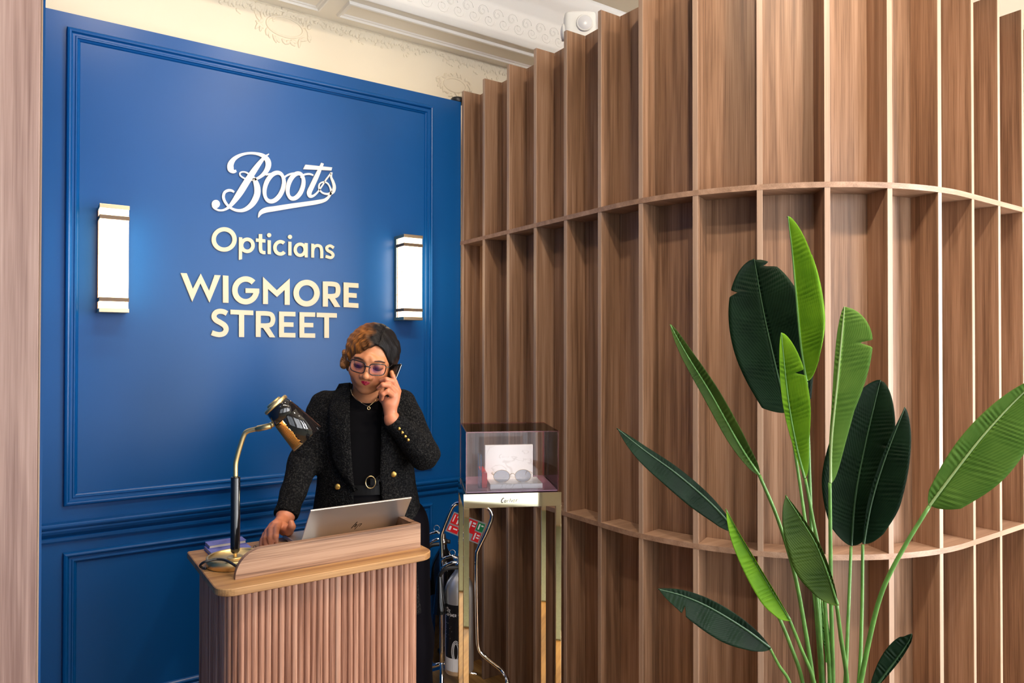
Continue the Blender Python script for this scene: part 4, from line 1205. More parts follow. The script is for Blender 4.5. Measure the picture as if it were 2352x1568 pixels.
# ================================================================== the woman
# --- signed-distance modelling
F32 = np.float32
def s_ell(P, c, r):
    q = (P - np.array(c, F32)) / np.array(r, F32)
    k0 = np.sqrt((q * q).sum(-1)) + 1e-9
    q2 = q / np.array(r, F32)
    k1 = np.sqrt((q2 * q2).sum(-1)) + 1e-9
    return k0 * (k0 - 1) / k1
def s_cap(P, a, b, ra, rb=None):
    a = np.array(a, F32); b = np.array(b, F32); rb = ra if rb is None else rb
    ab = b - a
    h = np.clip(((P - a) @ ab) / float(ab @ ab), 0, 1)
    return np.sqrt(((P - a - h[..., None] * ab) ** 2).sum(-1)) - (ra + (rb - ra) * h)
def s_chain(P, pts, rad, k=.004):
    d = None
    for i in range(len(pts) - 1):
        q = s_cap(P, pts[i], pts[i + 1], rad[i], rad[i + 1])
        d = q if d is None else smin(d, q, k)
    return d
def smin(a, b, k):
    h = np.clip(.5 + .5 * (b - a) / k, 0, 1)
    return b + (a - b) * h - k * h * (1 - h)
def smax(a, b, k): return -smin(-a, -b, k)
def s_stack(P, keys):
    """elliptical cross sections: keys of (z, xc, yc, a, b)"""
    K = np.array(keys, F32)
    z = P[..., 2]
    v = [np.interp(z, K[:, 0], K[:, i]).astype(F32) for i in range(1, 5)]
    q = np.sqrt(((P[..., 0] - v[0]) / v[2]) ** 2 + ((P[..., 1] - v[1]) / v[3]) ** 2)
    d = (q - 1) * np.minimum(v[2], v[3])
    d = np.maximum(d, K[0, 0] - z); d = np.maximum(d, z - K[-1, 0])
    return d.astype(F32)
def surface(f, lo, hi, h):
    lo = np.array(lo, float); n = np.ceil((np.array(hi) - lo) / h).astype(int) + 1
    ax_ = [lo[i] + h * np.arange(n[i]) for i in range(3)]
    val = np.empty(tuple(n), F32)
    B_ = 18
    for i0 in range(0, n[0], B_):
        for j0 in range(0, n[1], B_):
            for k0 in range(0, n[2], B_):
                cc = np.array([ax_[0][min(i0 + B_ // 2, n[0] - 1)], ax_[1][min(j0 + B_ // 2, n[1] - 1)], ax_[2][min(k0 + B_ // 2, n[2] - 1)]], F32)
                dc = float(f(cc.reshape(1, 1, 1, 3))[0, 0, 0])
                if abs(dc) > B_ * h * 1.15:          # nowhere near the surface
                    val[i0:i0 + B_, j0:j0 + B_, k0:k0 + B_] = dc; continue
                X, Y, Z = np.meshgrid(ax_[0][i0:i0 + B_], ax_[1][j0:j0 + B_], ax_[2][k0:k0 + B_], indexing='ij')
                val[i0:i0 + B_, j0:j0 + B_, k0:k0 + B_] = f(np.stack([X, Y, Z], -1).astype(F32))
    ins = val < 0
    c = [slice(None, -1), slice(1, None)]
    cnt = sum(ins[c[a], c[b], c[d]].astype(np.int8) for a in (0, 1) for b in (0, 1) for d in (0, 1))
    act = (cnt > 0) & (cnt < 8)
    I, J, K = np.nonzero(act)
    acc = np.zeros((len(I), 3)); num = np.zeros(len(I))
    for axis in range(3):
        o1, o2 = [k for k in range(3) if k != axis]
        for a in (0, 1):
            for b in (0, 1):
                off = [0, 0, 0]; off[o1] = a; off[o2] = b
                p = (I + off[0], J + off[1], K + off[2])
                off[axis] = 1
                q = (I + off[0], J + off[1], K + off[2])
                va, vb = val[p], val[q]
                cr = (va < 0) != (vb < 0)
                t = np.where(cr, va / np.where(cr, va - vb, 1), 0)
                pos = np.stack([p[0], p[1], p[2]], -1).astype(float)
                pos[:, axis] += t
                acc += pos * cr[:, None]; num += cr
    verts = lo + h * acc / num[:, None]
    idx = -np.ones(act.shape, np.int64); idx[I, J, K] = np.arange(len(I))
    faces = []
    for axis in range(3):
        o1, o2 = (axis + 1) % 3, (axis + 2) % 3
        s0 = [slice(None)] * 3; s1 = [slice(None)] * 3
        s0[axis] = slice(None, -1); s1[axis] = slice(1, None)
        cr = ins[tuple(s0)] != ins[tuple(s1)]
        E = np.array(np.nonzero(cr)).T
        ok = (E[:, o1] > 0) & (E[:, o2] > 0) & (E[:, o1] < act.shape[o1]) & (E[:, o2] < act.shape[o2])
        E = E[ok]
        def ids(d1, d2):
            q = E.copy(); q[:, o1] -= d1; q[:, o2] -= d2
            return idx[q[:, 0], q[:, 1], q[:, 2]]
        quad = np.stack([ids(1, 1), ids(0, 1), ids(0, 0), ids(1, 0)], -1)
        flip = ~ins[E[:, 0], E[:, 1], E[:, 2]]
        quad[flip] = quad[flip][:, ::-1]
        faces.append(quad[(quad >= 0).all(1)])
    return verts, np.concatenate(faces)
def to_obj(name, parts, mat, parent, cols=None):
    V = np.concatenate([p[0] for p in parts]); off = 0; Fs = []
    for v, f in parts: Fs.append(f + off); off += len(v)
    Fs = np.concatenate(Fs)
    me = bpy.data.meshes.new(name)
    me.from_pydata(V.tolist(), [], Fs.tolist())
    me.polygons.foreach_set('use_smooth', [True] * len(me.polygons))
    if cols is not None:
        a = me.color_attributes.new('tint', 'FLOAT_COLOR', 'POINT')
        a.data.foreach_set('color', np.concatenate([cols, np.ones((len(cols), 1))], 1).astype(F32).ravel())
    me.materials.append(mat)
    o = bpy.data.objects.new(name, me)
    if parent is not False: link(o, parent)
    return o

# --- her own frame: x to her left (right in the photo), y away from the viewer, z up
vf = ray(850, 800); vf.z = 0; vf.normalize()
vr = Vector((vf.y, -vf.x, 0))
po = at(845, 1100, d=2.50); po.z = 0
rotz = math.atan2(vr.y, vr.x)
def J(px, py, d):
    v = at(px, py, d=d) - po
    return np.array((v.dot(vr), v.dot(vf), v.z))

skin_m, nt, b = new_mat('skin')
tn = nt.nodes.new('ShaderNodeAttribute'); tn.attribute_name = 'tint'
sn_ = nt.nodes.new('ShaderNodeTexNoise'); sn_.inputs['Scale'].default_value = 60
tc_ = nt.nodes.new('ShaderNodeTexCoord'); nt.links.new(tc_.outputs['Object'], sn_.inputs['Vector'])
mx_ = nt.nodes.new('ShaderNodeMix'); mx_.data_type = 'RGBA'; mx_.blend_type = 'OVERLAY'; mx_.inputs['Factor'].default_value = .12
nt.links.new(tn.outputs['Color'], mx_.inputs['A']); nt.links.new(sn_.outputs[0], mx_.inputs['B'])
nt.links.new(mx_.outputs['Result'], b.inputs['Base Color'])
b.inputs['Roughness'].default_value = .42; b.inputs['Specular IOR Level'].default_value = .4
M['skin'] = skin_m
M['lips'] = plain('red_lipstick', (.42, .010, .035), rough=.3)
M['brow'] = plain('dark_brows', (.035, .014, .008), rough=.7)
M['knit'] = plain('black_knit_top', (.0045, .0042, .0052), rough=.9, spec=.06)
M['trouser'] = plain('black_trousers', (.0035, .003, .0045), rough=.9, spec=.03)
M['leather'] = plain('black_leather', (.004, .004, .0045), rough=.45, spec=.2)
M['button'] = plain('gold_buttons', (.62, .38, .10), rough=.3, metal=1, bump=(400, .5, .001))
M['neck_gold'] = plain('necklace_gold', (.80, .58, .28), rough=.2, metal=1)
M['frame'] = plain('dark_acetate', (.010, .009, .009), rough=.2)
def boucle():
    m, nt, b = new_mat('black_boucle'); N, L = nt.nodes, nt.links
    tc = N.new('ShaderNodeTexCoord')
    n = N.new('ShaderNodeTexVoronoi'); n.inputs['Scale'].default_value = 260
    L.new(tc.outputs['Object'], n.inputs['Vector'])
    n2 = N.new('ShaderNodeTexNoise'); n2.inputs['Scale'].default_value = 170; n2.inputs['Detail'].default_value = 3
    L.new(tc.outputs['Object'], n2.inputs['Vector'])
    r = N.new('ShaderNodeValToRGB'); e = r.color_ramp.elements
    e[0].position = .46; e[0].color = (.0035, .0035, .004, 1); e[1].position = .76; e[1].color = (.027, .026, .025, 1)
    L.new(n2.outputs[0], r.inputs[0]); L.new(r.outputs[0], b.inputs['Base Color'])
    bp = N.new('ShaderNodeBump'); bp.inputs['Strength'].default_value = .9; bp.inputs['Distance'].default_value = .004
    L.new(n.outputs[0], bp.inputs['Height']); L.new(bp.outputs[0], b.inputs['Normal'])
    b.inputs['Roughness'].default_value = .95; b.inputs['Specular IOR Level'].default_value = .1
    return m
M['boucle'] = boucle()
def hairmat():
    m, nt, b = new_mat('hair'); N, L = nt.nodes, nt.links
    a = N.new('ShaderNodeAttribute'); a.attribute_name = 'tint'
    fl = N.new('ShaderNodeAttribute'); fl.attribute_name = 'strand'
    n = N.new('ShaderNodeTexNoise'); n.inputs['Scale'].default_value = 1; n.inputs['Detail'].default_value = 4; n.inputs['Distortion'].default_value = .8
    L.new(fl.outputs['Vector'], n.inputs['Vector'])
    r = N.new('ShaderNodeMapRange'); r.inputs['From Min'].default_value = .3; r.inputs['From Max'].default_value = .7; r.inputs['To Min'].default_value = .25; r.inputs['To Max'].default_value = 1.5
    L.new(n.outputs[0], r.inputs[0])
    mu = N.new('ShaderNodeVectorMath'); mu.operation = 'SCALE'
    L.new(a.outputs['Color'], mu.inputs[0]); L.new(r.outputs[0], mu.inputs['Scale'])
    L.new(mu.outputs[0], b.inputs['Base Color'])
    b.inputs['Roughness'].default_value = .5; b.inputs['Specular IOR Level'].default_value = .16
    bp = N.new('ShaderNodeBump'); bp.inputs['Strength'].default_value = .8; bp.inputs['Distance'].default_value = .003
    L.new(n.outputs[0], bp.inputs['Height']); L.new(bp.outputs[0], b.inputs['Normal'])
    return m
M['hair'] = hairmat()

# --- head frame
HO = J(853, 826, 2.43)
def rotm(ax_, deg):
    a = math.radians(deg); c, s = math.cos(a), math.sin(a)
    return np.array({'x': [[1, 0, 0], [0, c, -s], [0, s, c]], 'y': [[c, 0, s], [0, 1, 0], [-s, 0, c]], 'z': [[c, -s, 0], [s, c, 0], [0, 0, 1]]}[ax_])
# roll so that the chin swings to her right, nod down, slight turn
HR = rotm('y', 9.5) @ rotm('z', -5) @ rotm('x', 17)
def head2loc(p): return HO + HR @ np.array(p, float)
def loc2head(P): return (P - HO.astype(F32)) @ HR.astype(F32)

neck_top = head2loc((0, .022, -.06)); neck_base = J(838, 945, 2.50)
def sdf_head(P):
    Q = loc2head(P); A = Q.copy(); A[..., 0] = np.abs(A[..., 0])
    d = s_ell(Q, (0, .024, .036), (.0705, .091, .074))
    d = smin(d, s_ell(Q, (0, -.020, -.022), (.0655, .070, .082)), .03)          # face
    d = smin(d, s_ell(Q, (0, -.030, -.062), (.048, .052, .040)), .022)          # jaw
    d = smin(d, s_ell(Q, (0, -.067, -.086), (.021, .016, .015)), .020)          # chin
    d = smin(d, s_ell(A, (.040, -.062, -.026), (.024, .020, .021)), .020)       # cheeks
    d = smin(d, s_cap(A, (.012, -.082, .024), (.044, -.062, .022), .0085, .005), .014)   # brow
    d = smin(d, s_ell(Q, (0, -.079, .022), (.020, .0085, .020)), .012)
    d = smax(d, -s_ell(A, (.0315, -.098, .006), (.019, .020, .0125)), .012)     # eye hollow
    d = smin(d, s_ell(A, (.0315, -.0715, .004), (.0165, .0145, .0125)), .004)   # lowered lid
    d = smin(d, s_cap(Q, (0, -.083, .012), (0, -.102, -.024), .0072, .0105), .010)      # nose
    d = smin(d, s_ell(Q, (0, -.101, -.029), (.0125, .012, .0095)), .006)
    d = smin(d, s_ell(A, (.0135, -.092, -.0325), (.0095, .0105, .0085)), .005)
    d = smax(d, -s_ell(A, (.0070, -.098, -.0405), (.0036, .005, .0032)), .002)
    d = smin(d, s_ell(Q, (0, -.077, -.053), (.035, .0165, .017)), .014)          # muzzle
    d = smin(d, s_ell(A, (.0745, .014, -.010), (.008, .016, .028)), .005)       # ears
    d = smax(d, -s_ell(A, (.083, .010, -.008), (.006, .009, .016)), .004)
    n = s_cap(P, neck_top, neck_base, .047, .052)
    return smin(d, n, .022)

# --- hands (chains of joints, one finger each)
def hand_fn(fingers, palm, thumb, arm, k=.0035):
    allp = np.array([p for f in fingers for p in f[0]] + [p for p in palm[0]] + [p for p in thumb[0]] + [p for p in arm[0]])
    def f(P):
        d = s_chain(P, palm[0], palm[1], .012)
        for e in palm[2]: d = smin(d, s_ell(P, e[0], e[1]), .010)
        d = smin(d, s_chain(P, arm[0], arm[1], .01), .014)
        for (pts, rad) in fingers: d = smin(d, s_chain(P, pts, rad, .003), k)
        d = smin(d, s_chain(P, thumb[0], thumb[1], .004), .006)
        return d
    return f, allp.min(0) - .05, allp.max(0) + .05
def hc(x, y): return 590 + x / 15.683, 1170 + y / 15.683     # close-up of the resting hand
def K1(x, y, z=None, d=None):
    px, py = hc(x, y)
    v = (at(px, py, z=z) if z is not None else at(px, py, d=d)) - po
    return np.array((v.dot(vr), v.dot(vf), v.z))
zd = DZ + .0085
fR = [([K1(760, 560, d=2.165), K1(690, 720, d=2.115), K1(675, 960, d=2.075), K1(690, 1190, z=zd + .002)], [.0105, .0098, .0088, .0074]),
      ([K1(640, 560, d=2.165), K1(500, 720, d=2.120), K1(490, 1000, d=2.075), K1(520, 1300, z=zd)], [.0105, .0100, .0088, .0074]),
      ([K1(540, 600, d=2.170), K1(380, 790, d=2.130), K1(310, 1040, d=2.090), K1(325, 1320, z=zd)], [.0100, .0094, .0084, .0070]),
      ([K1(470, 650, d=2.178), K1(290, 900, d=2.145), K1(190, 1110, d=2.110), K1(160, 1310, z=zd - .001)], [.0090, .0082, .0074, .0062])]
pR = ([K1(820, 470, d=2.205), K1(700, 560, d=2.170), K1(560, 620, d=2.172)], [.0165, .0150, .0135], [(K1(1000, 720, d=2.185), (.019, .016, .019))])
tR = ([K1(940, 640, d=2.185), K1(1150, 780, d=2.160), K1(1260, 620, d=2.150), K1(1240, 470, d=2.155)], [.015, .0135, .0112, .0088])
aR = ([K1(860, 480, d=2.215), K1(1030, 200, d=2.26), K1(1060, -150, d=2.31)], [.0200, .0235, .027])
handR = hand_fn(fR, pR, tR, aR)
def hl(x, y, d): return J(850 + x / 9.8, 820 + y / 9.8, d)
fL = [([hl(640, 770, 2.375), hl(560, 560, 2.368), hl(515, 430, 2.362), hl(488, 335, 2.368)], [.0100, .0086, .0078, .0064]),
      ([hl(610, 760, 2.360), hl(505, 545, 2.340), hl(370, 500, 2.326), hl(245, 530, 2.336)], [.0102, .0090, .0082, .0066]),
      ([hl(570, 800, 2.350), hl(420, 635, 2.325), hl(290, 620, 2.316), hl(190, 700, 2.328)], [.0100, .0090, .0082, .0066]),
      ([hl(530, 880, 2.345), hl(395, 770, 2.320), hl(290, 830, 2.316), hl(262, 940, 2.330)], [.0092, .0082, .0076, .0064])]
pL = ([hl(610, 800, 2.365), hl(540, 900, 2.355), hl(470, 1050, 2.352), hl(450, 1200, 2.355)], [.0130, .0165, .0195, .0185], [(hl(380, 1030, 2.348), (.0150, .0150, .022)), (hl(560, 960, 2.36), (.013, .016, .024))])
tL = ([hl(370, 1060, 2.352), hl(280, 950, 2.365), hl(255, 820, 2.375), hl(290, 700, 2.38)], [.0130, .0108, .0095, .0075])
aL = ([hl(455, 1200, 2.355), hl(480, 1360, 2.352), hl(600, 1560, 2.35)], [.0185, .0195, .024])
handL = hand_fn(fL, pL, tL, aL)

def zy(py, d=2.50): return float(J(845, py, d)[2])
def xk(px, d=2.50): return float(J(px, 900, d)[0])
TK = [(zy(1300), xk(846), .01, .205, .150), (zy(1238), xk(846), .01, .200, .145), (zy(1180), xk(845), .01, .190, .138), (zy(1112), xk(843), .008, .172, .128),
      (zy(1050), xk(842), .004, .163, .128), (zy(985), xk(840), .0, .165, .134), (zy(940), xk(838), .006, .160, .118), (zy(912), xk(836), .016, .135, .092), (zy(892), xk(836), .022, .085, .070), (zy(878), xk(836), .026, .062, .060)]
def inset(keys, k): return [(z, x, y, a - k, b_ - k) for (z, x, y, a, b_) in keys]
SHR, ELR, WRR = J(746, 934, 2.50), J(697, 1062, 2.42), K1(1030, 230, d=2.255)
SHL, ELL, WRL = J(922, 930, 2.51), J(974, 1042, 2.425), hl(500, 1400, 2.352)

HLO, HHI = HO - .20, HO + .18
def body_f(P):
    """whole upper body under the clothes: head, neck, torso, arms and hands in one surface"""
    lo_, hi_ = P.reshape(-1, 3).min(0), P.reshape(-1, 3).max(0)
    if P.size == 3: lo_, hi_ = lo_ - .03, hi_ + .03
    def hits(a, b): return bool((lo_ < b).all() and (hi_ > a).all())
    d = s_stack(P, inset(TK, .050)[1:-2])
    d = smin(d, s_cap(P, neck_top, neck_base + np.array((0, .02, -.06)), .047, .060), .03)
    d = smin(d, s_ell(P, neck_base + np.array((0, .03, -.07)), (.13, .060, .060)), .04)
    d = smin(d, s_chain(P, [SHR, ELR, WRR, aR[0][1]], [.036, .032, .025, .023], .02), .03)
    d = smin(d, s_chain(P, [SHL, ELL, WRL, aL[0][1]], [.036, .032, .023, .0195], .02), .03)
    if hits(HLO, HHI): d = smin(d, sdf_head(P), .015)
    for (fn, a, b) in (handR, handL):
        if hits(a, b): d = np.minimum(d, fn(P)) if True else d
    return d
allp_ = np.array([HO - .14, HO + .15, handR[1] + .02, handR[2] - .02, handL[1] + .02, handL[2] - .02, (-.14, -.12, zy(1238)), (.14, .12, zy(1238)), ELR - .05, ELL + .05])
hv = surface(body_f, allp_.min(0), allp_.max(0), .0024)

# skin tint per vertex
allV = hv[0]
base = np.array((.48, .188, .084))
cols = np.tile(base, (len(allV), 1))
nh = len(hv[0])
Q = (hv[0] - HO) @ HR
Aq = Q.copy(); Aq[:, 0] = np.abs(Aq[:, 0])
def near(c, r): return np.clip(1 - np.linalg.norm((Aq - np.array(c)) / np.array(r), axis=1), 0, 1)[:, None]
hcol = cols[:nh]
hcol = hcol * (1 - .35 * near((.0315, -.085, .004), (.026, .03, .020)))
hcol = hcol * (1 + .30 * near((.042, -.075, -.026), (.04, .05, .04)) * np.array((1, .55, .5)))
hcol = hcol * (1 + .25 * near((0, -.105, -.02), (.02, .03, .05)))
hcol = hcol * (1 - .45 * near((.0070, -.100, -.041), (.009, .012, .008)))
cols[:nh] = hcol
for (_, a, b) in (handR, handL):
    inb = ((hv[0] > a) & (hv[0] < b)).all(1) & (np.linalg.norm(hv[0] - HO, axis=1) > .125)
    cols[inb] = np.array((.52, .185, .095))

woman = to_obj('person', [hv], M['skin'], None, cols)
woman.location = po; woman.rotation_euler = (0, 0, rotz)
tag(woman, 'woman in a black jacket and glasses on the phone, one hand resting on the desk', 'person')
PW = woman

# --- face details
def hmesh(name, f, lo, hi, h, mat, parent=PW, cols=None):
    v, q = surface(f, lo, hi, h)
    return to_obj(name, [(np.array([head2loc(p) for p in v]), q)], mat, parent, cols)
def lips(P):
    A = P.copy(); A[..., 0] = np.abs(A[..., 0])
    up = s_cap(A, (.003, -.0942, -.0492), (.0212, -.0902, -.0490), .0037, .0012)
    lw = s_cap(A, (0, -.0930, -.0566), (.0205, -.0898, -.0505), .0052, .0016)
    return smin(up, lw, .0012)
hmesh('lips', lips, (-.032, -.108, -.074), (.032, -.07, -.036), .0010, M['lips'])
def tube_h(name, pts, r, mat, n=8, parent=PW):
    return MB().tube([tuple(head2loc(p)) for p in pts], r, n).build(name, mat, parent)
for s in (-1, 1):
    sp = spline([(s * .014, -.0890, .0235), (s * .025, -.0875, .0258), (s * .036, -.0800, .0255), (s * .050, -.0660, .0190)], 6)
    tube_h('eyebrow', sp, [.0009 + .0016 * math.sin(math.pi * min(1, .25 + .75 * (1 - i / len(sp)))) for i in range(len(sp))], M['brow'])
    sp = spline([(s * .0165, -.0845, .0015), (s * .024, -.0868, -.0040), (s * .033, -.0868, -.0055), (s * .042, -.0820, -.0035), (s * .0485, -.0755, .0005)], 5)
    tube_h('eyelashes', sp, [.0009 + .0008 * math.sin(math.pi * i / len(sp)) for i in range(len(sp))], M['brow'])

# glasses, resting on nose and ears
gl = tag(bpy.data.objects.new('glasses', None), 'black-framed glasses worn by the woman', 'glasses'); link(gl)
gl.location = po; gl.rotation_euler = (0, 0, rotz)
def rim_pts(s, n=40, k=1.0):
    out = []
    for i in range(n):
        a = 2 * math.pi * i / n
        ca_, sa_ = math.cos(a), math.sin(a)
        ex = .48
        x = .0262 * k * math.copysign(abs(ca_) ** ex, ca_); z = .0195 * k * math.copysign(abs(sa_) ** ex, sa_)
        if z < 0: x *= 1 + z * 5.0
        xx = .0325 + x
        out.append((s * xx, -.1075 + .022 * (xx / .06) ** 2, .0015 + z))
    return out
lens_m = glass_thin('coated_lens', (.74, .68, .98), ior=1.65, refl=1.0)
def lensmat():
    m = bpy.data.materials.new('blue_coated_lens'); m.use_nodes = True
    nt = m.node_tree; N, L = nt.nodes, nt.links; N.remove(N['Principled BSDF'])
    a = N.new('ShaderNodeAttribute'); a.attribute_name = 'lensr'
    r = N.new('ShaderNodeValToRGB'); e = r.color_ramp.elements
    e[0].position = .10; e[0].color = (.08, .05, .95, 1); e[1].position = .9; e[1].color = (.93, .90, .97, 1)  # blue reflection off the coating painted as a radial tint
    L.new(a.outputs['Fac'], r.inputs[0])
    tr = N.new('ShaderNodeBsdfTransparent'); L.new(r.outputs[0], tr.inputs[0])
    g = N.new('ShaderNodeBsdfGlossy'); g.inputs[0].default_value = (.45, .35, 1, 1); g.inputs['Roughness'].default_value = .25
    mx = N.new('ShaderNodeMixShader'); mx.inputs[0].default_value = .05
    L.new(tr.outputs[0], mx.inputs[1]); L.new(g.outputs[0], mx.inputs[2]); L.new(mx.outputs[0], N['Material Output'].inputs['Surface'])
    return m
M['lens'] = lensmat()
for s in (-1, 1):
    MB().tube([tuple(head2loc(p)) for p in rim_pts(s)], .00165, 8, closed=True).build('rim', M['frame'], gl)
    rows = [[tuple(head2loc(p)) for p in rim_pts(s, 40, k)] for k in (1.0, .75, .5, .25, .02)]
    mb = MB(); mb.loops(rows, True, (False, True), True)
    lo_ = mb.build('lens', M['lens'], gl)
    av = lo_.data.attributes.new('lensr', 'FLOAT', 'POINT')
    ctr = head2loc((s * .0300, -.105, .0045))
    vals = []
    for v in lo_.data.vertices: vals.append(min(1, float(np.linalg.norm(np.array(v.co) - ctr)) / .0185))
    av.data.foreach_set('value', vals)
    MB().tube([tuple(head2loc(p)) for p in spline([(s * .0600, -.0870, .010), (s * .0685, -.0790, .011), (s * .0745, -.050, .010), (s * .0765, -.01, .008), (s * .0775, .02, .004)], 5)], .0016, 8).build('temple', M['frame'], gl)
    MB().tube([tuple(head2loc((s * .0600, -.0890, .0118))), tuple(head2loc((s * .0605, -.0905, .0118)))], .0017, 10).build('stud', M['brass_pale'], gl)
MB().tube([tuple(head2loc(p)) for p in spline([(-.0100, -.1060, .0065), (-.004, -.1095, .0100), (.004, -.1095, .0100), (.0100, -.1060, .0065)], 5)], .0022, 8).build('bridge', M['frame'], gl)

# --- hair
def hair_f(P):
    A = P.copy(); A[..., 0] = np.abs(A[..., 0])
    d = s_ell(P, (-.001, .026, .040), (.0850, .103, .082))
    d = smin(d, s_ell(A, (.072, .020, .0), (.0165, .045, .060)), .03)
    d = smin(d, s_ell(P, (0, .085, -.02), (.060, .045, .060)), .03)
    # face opening under a side-parted hairline
    cut = s_ell(P, (.020, -.135, -.010), (.055, .125, .100))
    cut = smin(cut, s_ell(P, (-.006, -.135, -.026), (.064, .120, .088)), .02)
    cut = smin(cut, s_ell(P, (.010, -.10, -.09), (.078, .10, .08)), .02)
    d = smax(d, -cut, .006)
    # parting groove
    g = np.sqrt((P[..., 0] - .022 - .10 * (P[..., 1] + .03)) ** 2 + .0 * P[..., 1]) - .0010
    d = smax(d, -np.maximum(np.maximum(g, .080 - P[..., 2]), -(d + .0028)), .003)
    w = .0016 * np.sin(P[..., 0] * 210 + P[..., 2] * 130 + 2.0 * np.sin(P[..., 1] * 45)) * np.sin(P[..., 1] * 90 + P[..., 2] * 60)
    return d + w
v_, q_ = surface(hair_f, (-.105, -.10, -.10), (.105, .145, .145), .0026)
# tuft of curls beside her right ear
tufts = []
rt = random.Random(5)
cl = [(np.array((-.078 - .018 * rt.random(), -.002 + .035 * rt.random(), -.035 + .045 * rt.random())), .008 + .007 * rt.random()) for _ in range(22)]
def curl_f(P):
    d = None
    for c_, r_ in cl:
        e_ = np.sqrt(((P - c_.astype(F32)) ** 2).sum(-1)) - r_
        d = e_ if d is None else smin(d, e_, .004)
    return d + .0018 * np.sin(P[..., 0] * 900) * np.sin(P[..., 2] * 800) * np.sin(P[..., 1] * 850)
v2_, q2_ = surface(curl_f, (-.12, -.03, -.06), (-.055, .06, .035), .0018)
HV = np.concatenate([v_, v2_]); HF = np.concatenate([q_, q2_ + len(v_)])
tt = np.clip((HV[:, 0] + .048) / .050 + .35 * np.sin(HV[:, 2] * 120 + HV[:, 1] * 60) * .5, 0, 1)[:, None]
c_or, c_bk = np.array((.26, .090, .016)), np.array((.007, .0055, .0055))
hcols = c_or * (1 - tt) + c_bk * tt
hcols[len(v_):] = np.array((.36, .15, .05))
rightmost = np.clip((HV[:, 0] - .070) / .02, 0, 1)[:, None] * np.clip((.03 - HV[:, 2]) / .05, 0, 1)[:, None]
hcols = hcols * (1 - rightmost) + np.array((.07, .028, .012)) * rightmost
hr = to_obj('hair', [(np.array([head2loc(p) for p in HV]), HF)], M['hair'], PW, hcols)
# strands sweep from the parting over each side of the head
Dv = HV - np.array((.022, .0, .10))
ang = np.arctan2(Dv[:, 2], np.abs(Dv[:, 0]) + 1e-6) * np.sign(Dv[:, 0])
along_ = np.linalg.norm(Dv[:, [0, 2]], axis=1)
stv = np.stack([HV[:, 1] * 260 + along_ * 40, along_ * 26, ang * 3], 1)
sa_t = hr.data.attributes.new('strand', 'FLOAT_VECTOR', 'POINT'); sa_t.data.foreach_set('vector', stv.astype(F32).ravel())

# --- clothes
def sleeves(P):
    d1 = s_chain(P, [SHR, ELR, WRR], [.056, .049, .037], .02)
    d2 = s_chain(P, [SHL, ELL, WRL], [.056, .050, .036], .02)
    q = P[..., 2]
    return np.minimum(d1, d2) + .0022 * np.sin(q * 95 + P[..., 0] * 60) * np.sin(P[..., 0] * 40 + 1)
zt_top = zy(912)
def top_f(P):
    d = s_stack(P, [(zy(1330), xk(846), .01, .165, .115)] + inset(TK, .022)[2:])
    nk = s_ell(P, J(840, 893, 2.43), (.058, .060, .036))      # crew neckline
    return smax(d, -nk, .006)
v, q = surface(top_f, (-.20, -.17, zy(1300)), (.20, .17, zy(882)), .005)
to_obj('knit_top', [(v, q)], M['knit'], PW)
def jacket_f(P):
    body = s_stack(P, [(zy(1420), xk(846), .012, .215, .155)] + TK[:-1])
    d = smin(body, sleeves(P), .03)
    x, y, z = P[..., 0], P[..., 1], P[..., 2]
    zk = np.array([zy(1420), zy(1170), zy(1110), zy(1060), zy(985), zy(930), zy(895), zy(880)])
    xl = np.interp(z, zk, [xk(812), xk(815), xk(814), xk(808), xk(805), xk(804), xk(796), xk(790)])
    xr = np.interp(z, zk, [xk(884), xk(880), xk(874), xk(873), xk(877), xk(878), xk(880), xk(882)])
    opn = np.maximum(np.maximum(xl - x, x - xr), y + .01)
    opn = np.maximum(opn, zy(1430) - z)
    d = smax(d, -opn.astype(F32), .006)
    # sleeves end at the cuffs
    for (e_, w_) in ((ELR, WRR), (ELL, WRL)):
        ax2 = (w_ - e_) / np.linalg.norm(w_ - e_)
        t_ = (P - w_.astype(F32)) @ ax2.astype(F32)
        near_ = np.sqrt(((P - w_.astype(F32)) ** 2).sum(-1)) - .075
        d = np.maximum(d, -np.maximum(-t_, near_))
    nk = s_ell(P, J(838, 868, 2.46), (.066, .080, .050))
    return smax(d, -nk, .008)
v, q = surface(jacket_f, (-.38, -.42, zy(1400)), (.36, .20, zy(872)), .0052)
jk = to_obj('jacket', [(v, q)], M['boucle'], PW)
def front_y(x, z):
    K = np.array(sorted(TK)); 
    xc, yc, a, b_ = [np.interp(z, K[:, 0], K[:, i]) for i in range(1, 5)]
    return yc - b_ * math.sqrt(max(.02, 1 - ((x - xc) / a) ** 2))
def lapel(inner, outer, name='lapel'):
    n, m_ = 30, 8
    I = spline([J(px, py, 2.40)[[0, 2]] for (px, py) in inner], 12); O = spline([J(px, py, 2.40)[[0, 2]] for (px, py) in outer], 12)
    I = [I[int(i * (len(I) - 1) / n)] for i in range(n + 1)]; O = [O[int(i * (len(O) - 1) / n)] for i in range(n + 1)]
    rows = []
    for i in range(n + 1):
        r_ = []
        for j in range(m_ + 1):
            s_ = j / m_; p = I[i] * (1 - s_) + O[i] * s_
            lift = .010 + .012 * math.sin(math.pi * min(1, s_ * .8 + .15))
            r_.append(Vector((p[0], front_y(p[0], p[1]) - lift, p[1])))
        rows.append(r_)
    mb = MB(); mb.loops(rows, False, (False, False), True)
    o = mb.build(name, M['boucle'], jk)
    so = o.modifiers.new('thickness', 'SOLIDIFY'); so.thickness = .012; so.offset = -1
    return o
